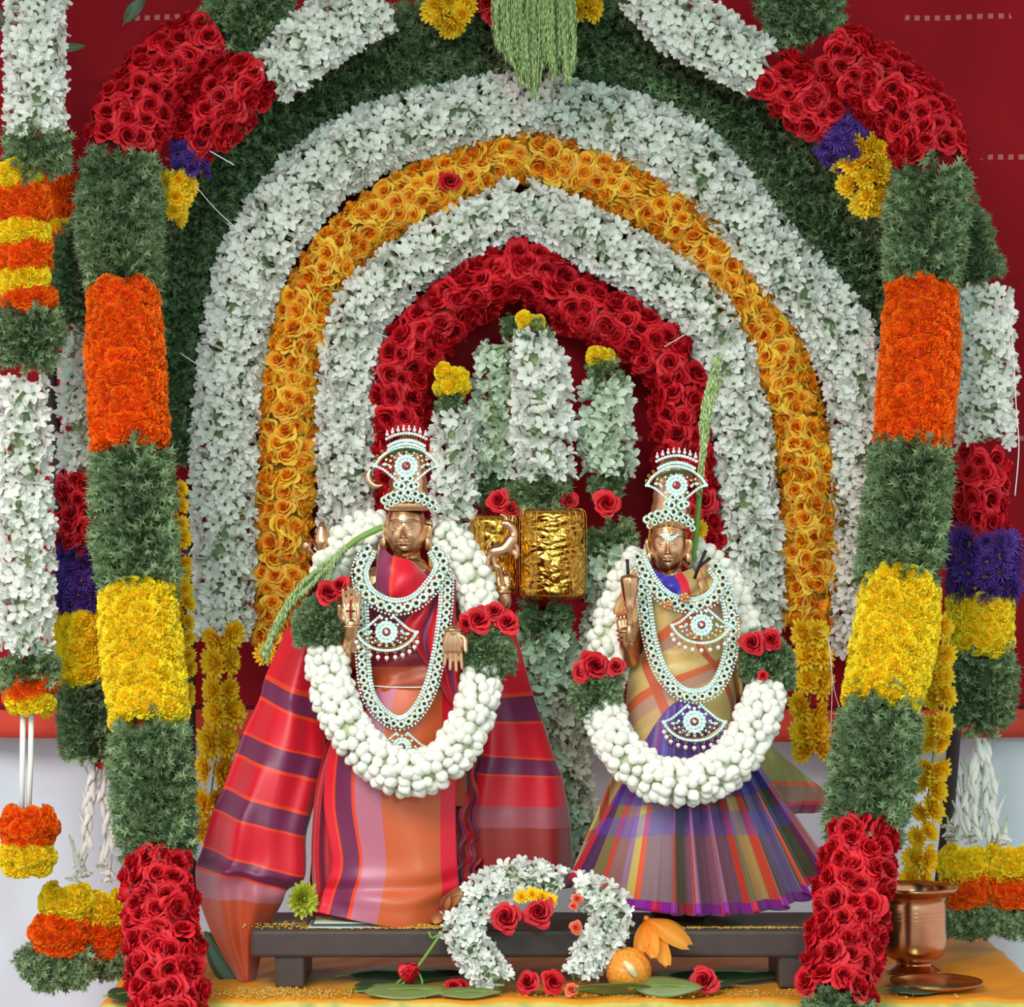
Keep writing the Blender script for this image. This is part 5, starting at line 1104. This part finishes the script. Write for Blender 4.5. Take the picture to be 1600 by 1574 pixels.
# yellow rice
petal_mat('rice', [(0, 'd09a28'), (1, 'e8c268')], .5, .2, .1)
def rice(label, regions, n_, seed):
    g = G(); r = np.random.RandomState(seed); oc = np.array([[1, 0, 0], [0, 1, 0], [-1, 0, 0], [0, -1, 0], [0, 0, 1], [0, 0, -1.]]); of = [(0, 1, 4), (1, 2, 4), (2, 3, 4), (3, 0, 4), (1, 0, 5), (2, 1, 5), (3, 2, 5), (0, 3, 5)]
    for (cx, cy, sx, sy, z, w_, heap) in regions:
        for _ in range(int(n_*w_)):
            a, b_ = r.normal(size=2); a = max(-1.9, min(1.9, a)); b_ = max(-1.9, min(1.9, b_)); hz = heap*math.exp(-(a*a+b_*b_)*.7)*r.rand()
            g.add((oc*np.array([.0034, .0011, .0011]))@rotz(r.uniform(0, 6)).T+np.array([cx+a*sx, cy+b_*sy, z+.0012+hz]), of, r.rand(), r.rand())
    o = link('rice_grains', g.mesh('rice_grains', ['rice'])); o['kind'] = 'stuff'; tag(o, label, 'rice'); return o
rice('yellow rice grains strewn over the plank stool', [(P(640, 1445, -.155)[0], -.155, .045, .006, zt, 1.0, .006), (P(480, 1445, -.13)[0], -.13, .05, .02, zt, .25, 0), (P(1140, 1440, -.155)[0], -.155, .07, .005, zt, .3, 0)], 1100, 1)
rice('yellow rice grains scattered on the orange cloth along the front edge', [(P(430, 1545, -.2)[0], -.215, .06, .025, TABLE_Z+.003, 1.0, .002), (P(1050, 1545, -.2)[0], -.22, .22, .02, TABLE_Z+.003, .7, 0)], 700, 2)
# folded paper under the left idol
plain('paper_pale', 'cfd0b0', .6); plain('paper_blue', '39507c', .6)
r = root('folded_cloth', 'thin folded pale cloth with blue edge peeking from under the left idol', 'cloth', tuple(P(540, 1440, -.15)))
for i, m_ in enumerate(('paper_pale', 'paper_blue', 'paper_pale')):
    g = G(); V, F = bevbox(P(482, 1440, -.15)[0]+.004*i, P(600, 1440, -.15)[0], -.160+.004*i, -.09, zt+.0005+i*.0028, zt+.0028+i*.0028, .0008); g.add(V, F); link('layer', g.mesh('layer', [m_], False), r)
# flower heads on the plank
single('mum', 'green_chrysanthemum', 'chrysanthemum', P(472, 1406, -.145)+np.array([0, 0, .0]), 30*px(-.145), (.75, -1, .15), label='greenish yellow chrysanthemum standing on the stool left of the left idol', cat='flower', ti=0)
def petalflower(name, label, pos, petals, mat, cat='flower', parent=None, stem=None):
    """petals: list of (dir, length px, width px)"""
    g = G(); k = px(-.17)
    for i, (d, L, W, cv) in enumerate(petals):
        d = np.array(d, float); d /= np.linalg.norm(d)
        V, F, U = petal(0, 1.0, W/L, cv, -cv, 0.02, 0, .5, 8, 4)
        x = d; yv = np.cross([0, -1., 0.2], d); yv /= np.linalg.norm(yv); zv = np.cross(d, yv); A = np.stack([x, yv, zv], 1)*L*k
        if (zv@np.array([0, -1, 0])) < 0: A = np.stack([x, -yv, -zv], 1)*L*k
        g.add(V@A.T+pos, F, U, i*.13)
    V, F = ball(5*k, 8, 6, pos); g.add(V, F, 0)
    if stem is not None: V, F = tube(np.array([pos, pos+np.array(stem)*k]), 2.5*k, 6); g.add(V, F, 0)
    o = link(name, g.mesh(name, [mat])); return tag(o, label, cat)
petalflower('champak_flower', 'orange champak flower with drooping petals hanging over the stool edge', P(1010, 1436, -.195), [((-.25, -.2, -1), 54, 24, .3), ((.15, -.4, -1), 62, 26, .25), ((.45, -.3, -1), 78, 26, .25), ((.95, -.2, -.6), 76, 30, .4), ((.7, .2, -.35), 60, 26, .3), ((-.1, .1, -1), 46, 22, .3)], 'champak')
petalflower('dried_flower', 'withered brown flower leaning at the right corner of the striped front panel', P(692, 1424, -.185), [((.7, -.2, .9), 46, 20, .3), ((.95, -.1, .6), 42, 18, .3), ((.3, -.3, .9), 30, 16, .4), ((-.5, -.3, -.6), 24, 18, .3), ((.1, -.5, -.5), 18, 14, .3), ((1, 0, .3), 46, 12, .3)], 'dried_flower')
# ---------------- front wreath ----------------
YW = -.205
wr = root('flower_wreath', 'open wreath of white jasmine and leaves leaning on the front of the stool', 'wreath', tuple(P(835, 1545, YW)))
bw = [160]
for pts in ([(742, 1428, 50, -.20), (752, 1400, 54, -.195), (790, 1380, 54, -.19), (832, 1372, 52, -.185), (870, 1384, 52, -.19)], [(905, 1392, 46, -.195), (940, 1402, 52, -.2), (958, 1430, 54, -.205), (944, 1468, 56, -.21), (918, 1500, 54, -.215), (908, 1520, 40, -.22)], [(722, 1432, 54, -.20), (726, 1465, 54, -.205), (752, 1500, 54, -.215), (776, 1535, 48, -.225)]):
    band(wr, 'tuberose', pts, 0, bw, 'jasmine_band', size=.85, dens=1.1); pw = path3(pts, 0); foliage(wr, [[*q_[:3], q_[3]*.8, q_[4]] for q_ in pw], .7, .8, 'leaf_filling', None, .3, 'foliage')
for (x, y, r_) in ((790, 1434, 30), (842, 1426, 30)): single('rose', 'red_rose', 'rose', P(x, y, -.225), r_*px(-.22), (RNG.uniform(-.2, .2), -1, .3), parent=wr)
for (x, y) in ((815, 1402), (832, 1398), (848, 1402), (860, 1408)): single('mum', 'yellow_chrysanthemum', 'chrysanthemum', P(x, y, -.215), 13*px(-.2), (0, -1, .6), parent=wr)
for (x, y, r_) in ((902, 1405, 11), (896, 1416, 9), (900, 1450, 13)): single('rose', 'peach_flower', 'coral_petal', P(x, y, -.225), r_*px(-.22), parent=wr)
TZ = TABLE_Z+.004
def onT(x, Y, h=0): return np.array([(x-800)/1000*s_of(Y), Y, TZ+h])
for (x, Y, r_, f, lb) in ((824, -.235, 24, (-.5, -1, .4), 'red rose lying at the foot of the wreath, left one of the pair'), (864, -.235, 25, (.35, -1, .35), 'red rose lying at the foot of the wreath, right one of the pair'), (1100, -.235, 27, (-.2, -1, .35), 'single red rose lying on the orange cloth right of the ladoo'), (708, -.235, 17, (.1, -1, 1.0), 'flattened red rose behind the leaves left of the wreath foot'), (722, -.225, 15, (.6, -1, .6), 'small red rose touching the left foot of the wreath'), (1012, -.24, 13, (0, -1, 1.2), 'small red rose between the leaves under the ladoo')):
    single('rose', 'red_rose', 'rose', onT(x, Y, r_*.85*px(Y)), r_*px(Y), f, label=lb, cat='rose')
single('rose', 'peach_flower', 'coral_flower', onT(893, -.245, .010), 14*px(-.24), (0, -1, .8), label='small coral flower on the cloth at the right foot of the wreath', cat='flower')
# bud with stem
r = root('rosebud', 'closed red rosebud with a pale green stem leaning on the stool', 'rosebud', tuple(onT(640, -.23)))
g = G()
for i in range(7):
    V, F, U = petal(i*2.4, 1.0, .85, 1.35, 1.75, .12, -.4, .5, 4, 4); A = facing((-.12, -.25, .95))*36*px(-.2); g.add(V@A.T+P(640, 1526, -.232), F, U, i*.07)
link('petals', g.mesh('petals', ['red_rose']), r)
g = G(); V, F = tube(smoothpath(np.array([P(646, 1520, -.222), P(665, 1494, -.21), P(690, 1458, -.195)]), .004), [.0022]*1 if False else .0024, 7); g.add(V, F)
V, F = tube(smoothpath(np.array([P(690, 1458, -.195), P(675, 1466, -.20), P(670, 1456, -.20)]), .004), .002, 6); g.add(V, F)
for q in (((646, 1520), (628, 1530), (610, 1548)), ((640, 1512), (636, 1530), (622, 1544)), ((650, 1512), (660, 1535), (655, 1545))): V, F = tube(smoothpath(np.array([P(*a_, -.23) for a_ in q]), .004), .0018, 5); g.add(V, F)
link('stem', g.mesh('stem', ['stalk_green']), r)
# ladoo
n = NT('ladoo'); v = n.n('ShaderNodeTexVoronoi'); v.inputs['Scale'].default_value = 260; n.l(n.coord(), v.inputs['Vector']); n.l(n.mix(v.outputs['Distance'], srgb('f2a23a'), srgb('d8741c')), n.b.inputs['Base Color']); n.set(Roughness=.35, Specular_IOR_Level=.5); MATS['ladoo'] = n.m
r = root('ladoo', 'round orange ladoo sweet with a cashew, beside the right foot of the wreath', 'sweet', tuple(onT(982, -.215)))
g = G(); V, F = ball(36*px(-.215), 60, 44); V = V*(1+.018*noise3(V, 700, 5)+.018*noise3(V, 1100, 6))[:, None]; g.add(V+onT(982, -.215, 35*px(-.215)), F); link('ball', g.mesh('ball', ['ladoo']), r)
plain('cashew', 'e6cf9e', .45); g = G(); cap(g, [P(978, 1506, -.252), P(985, 1513, -.255), P(992, 1524, -.25)], [.004, .0062, .0045]); V_ = g.get()[0]; link('cashew', g.mesh('cashew', ['cashew']), r)
# leaves on the table
def tleaf(label, x, Y, L, W, ang, tilt, mat='leaf_green', h=.008, name='betel_leaf'):
    k = px(Y)
    def fn(U, Vv):
        v = Vv*2-1; wd = W*.5*np.sin(np.clip(U, 0.0, 1)**.75*PI)**.75; return (U*L-L/2, v*wd, .12*L*(.25-(U-.5)**2)-.18*np.abs(v)*wd+1.2*np.sin(U*9))
    V, F, U, _ = grid(16, 6, fn); A = rotz(ang)@rotx(tilt); g = G(); g.add((V*k)@A.T, F, U); o = link(name, g.mesh(name, [mat])); o.location = onT(x, Y, h)
    so = o.modifiers.new('t', 'SOLIDIFY'); so.thickness = .0006
    q = (np.array([[-L*.62, 0, -.02*L], [-L/2, 0, 0], [0, 0, .032*L], [L*.48, 0, 0]])*k)@A.T; V, F = tube(smoothpath(q, .004), .0011, 6); g = G(); g.add(V, F); link('midrib', g.mesh('midrib', ['stalk_green']), o); return tag(o, label, 'leaf')
tleaf('broad green leaf lying in front of the rosebud', 640, -.245, 140, 42, .02, .5, h=.008)
tleaf('narrow green leaf reaching to the left foot of the wreath', 735, -.25, 100, 26, .05, .6, h=.006)
tleaf('green leaf lying flat under the ladoo', 958, -.245, 130, 42, 3.2, .7, h=.010)
tleaf('curved green leaf between the ladoo and the lone rose', 1045, -.245, 110, 40, -.15, .8, h=.014)
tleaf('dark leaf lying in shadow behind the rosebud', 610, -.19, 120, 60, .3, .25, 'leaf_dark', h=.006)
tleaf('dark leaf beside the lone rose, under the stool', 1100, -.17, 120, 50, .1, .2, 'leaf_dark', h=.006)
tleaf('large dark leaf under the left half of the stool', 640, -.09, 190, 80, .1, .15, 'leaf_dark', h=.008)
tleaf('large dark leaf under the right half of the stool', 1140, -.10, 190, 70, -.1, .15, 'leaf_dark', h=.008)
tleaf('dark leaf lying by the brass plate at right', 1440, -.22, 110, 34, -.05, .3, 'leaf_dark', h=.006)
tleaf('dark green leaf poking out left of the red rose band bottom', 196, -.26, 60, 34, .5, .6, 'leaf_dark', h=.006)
# dark folded leaf at the shawl end
bigleaf('large dark grey green leaf standing behind the shawl end at the lower left', 352, 1500, 110, 52, 2.2, -.09, 'leaf_dark', 'banana_leaf_piece', droop=.1)
# ---------------- brass pot, plate ----------------
n = NT('brass'); n.l(n.mix(n.noise(25, 3, n.coord()), srgb('a86a48'), srgb('d39a74')), n.b.inputs['Base Color']); n.set(Metallic=1.0, Roughness=.22); MATS['brass'] = n.m
YP = -.03; k = px(YP); c = P(1428, 1500, YP); c[2] = TZ
r = root('brass_pot', 'shiny copper coloured pot with wide rim behind the right red rose band', 'pot', tuple(c))
zz = lambda y: P(0, y, YP)[2]-TZ; R_ = 1
prof = [(.001, .004), (.034, .004), (.040, .0), (.042, .003), (.032, .010), (.027, .015), (.030, .019), (.043, .026), (.0485, .038), (.050, .06), (.050, .1), (.049, .112), (.053, .121), (.067, .129), (.0685, .132), (.067, .135), (.053, .132), (.047, .122), (.046, .110), (.047, .07), (.04, .035), (.001, .03)]
pf = smoothpath(np.array([[a, b_, 0] for a, b_ in prof]), .0025)[:, :2]; V, F = lathe(pf, 64, c); g = G(); g.add(V, F); link('pot_body', g.mesh('pot_body', ['brass']), r)
for zr in (.086, .092, .098):
    V, F = lathe([(.0496, zr-.0012), (.0508, zr), (.0496, zr+.0012)], 64, c); g = G(); g.add(V, F); link('rib', g.mesh('rib', ['brass']), r)
c2 = onT(1462, -.17); g = G(); V, F = lathe([(.001, .004), (.05, .004), (.066, .009), (.070, .011), (.071, .009), (.052, .0), (.001, .0)], 64, c2); g.add(V, F); tag(link('brass_plate', g.mesh('brass_plate', ['brass'])), 'flat brass plate on the cloth in front of the pot', 'plate')
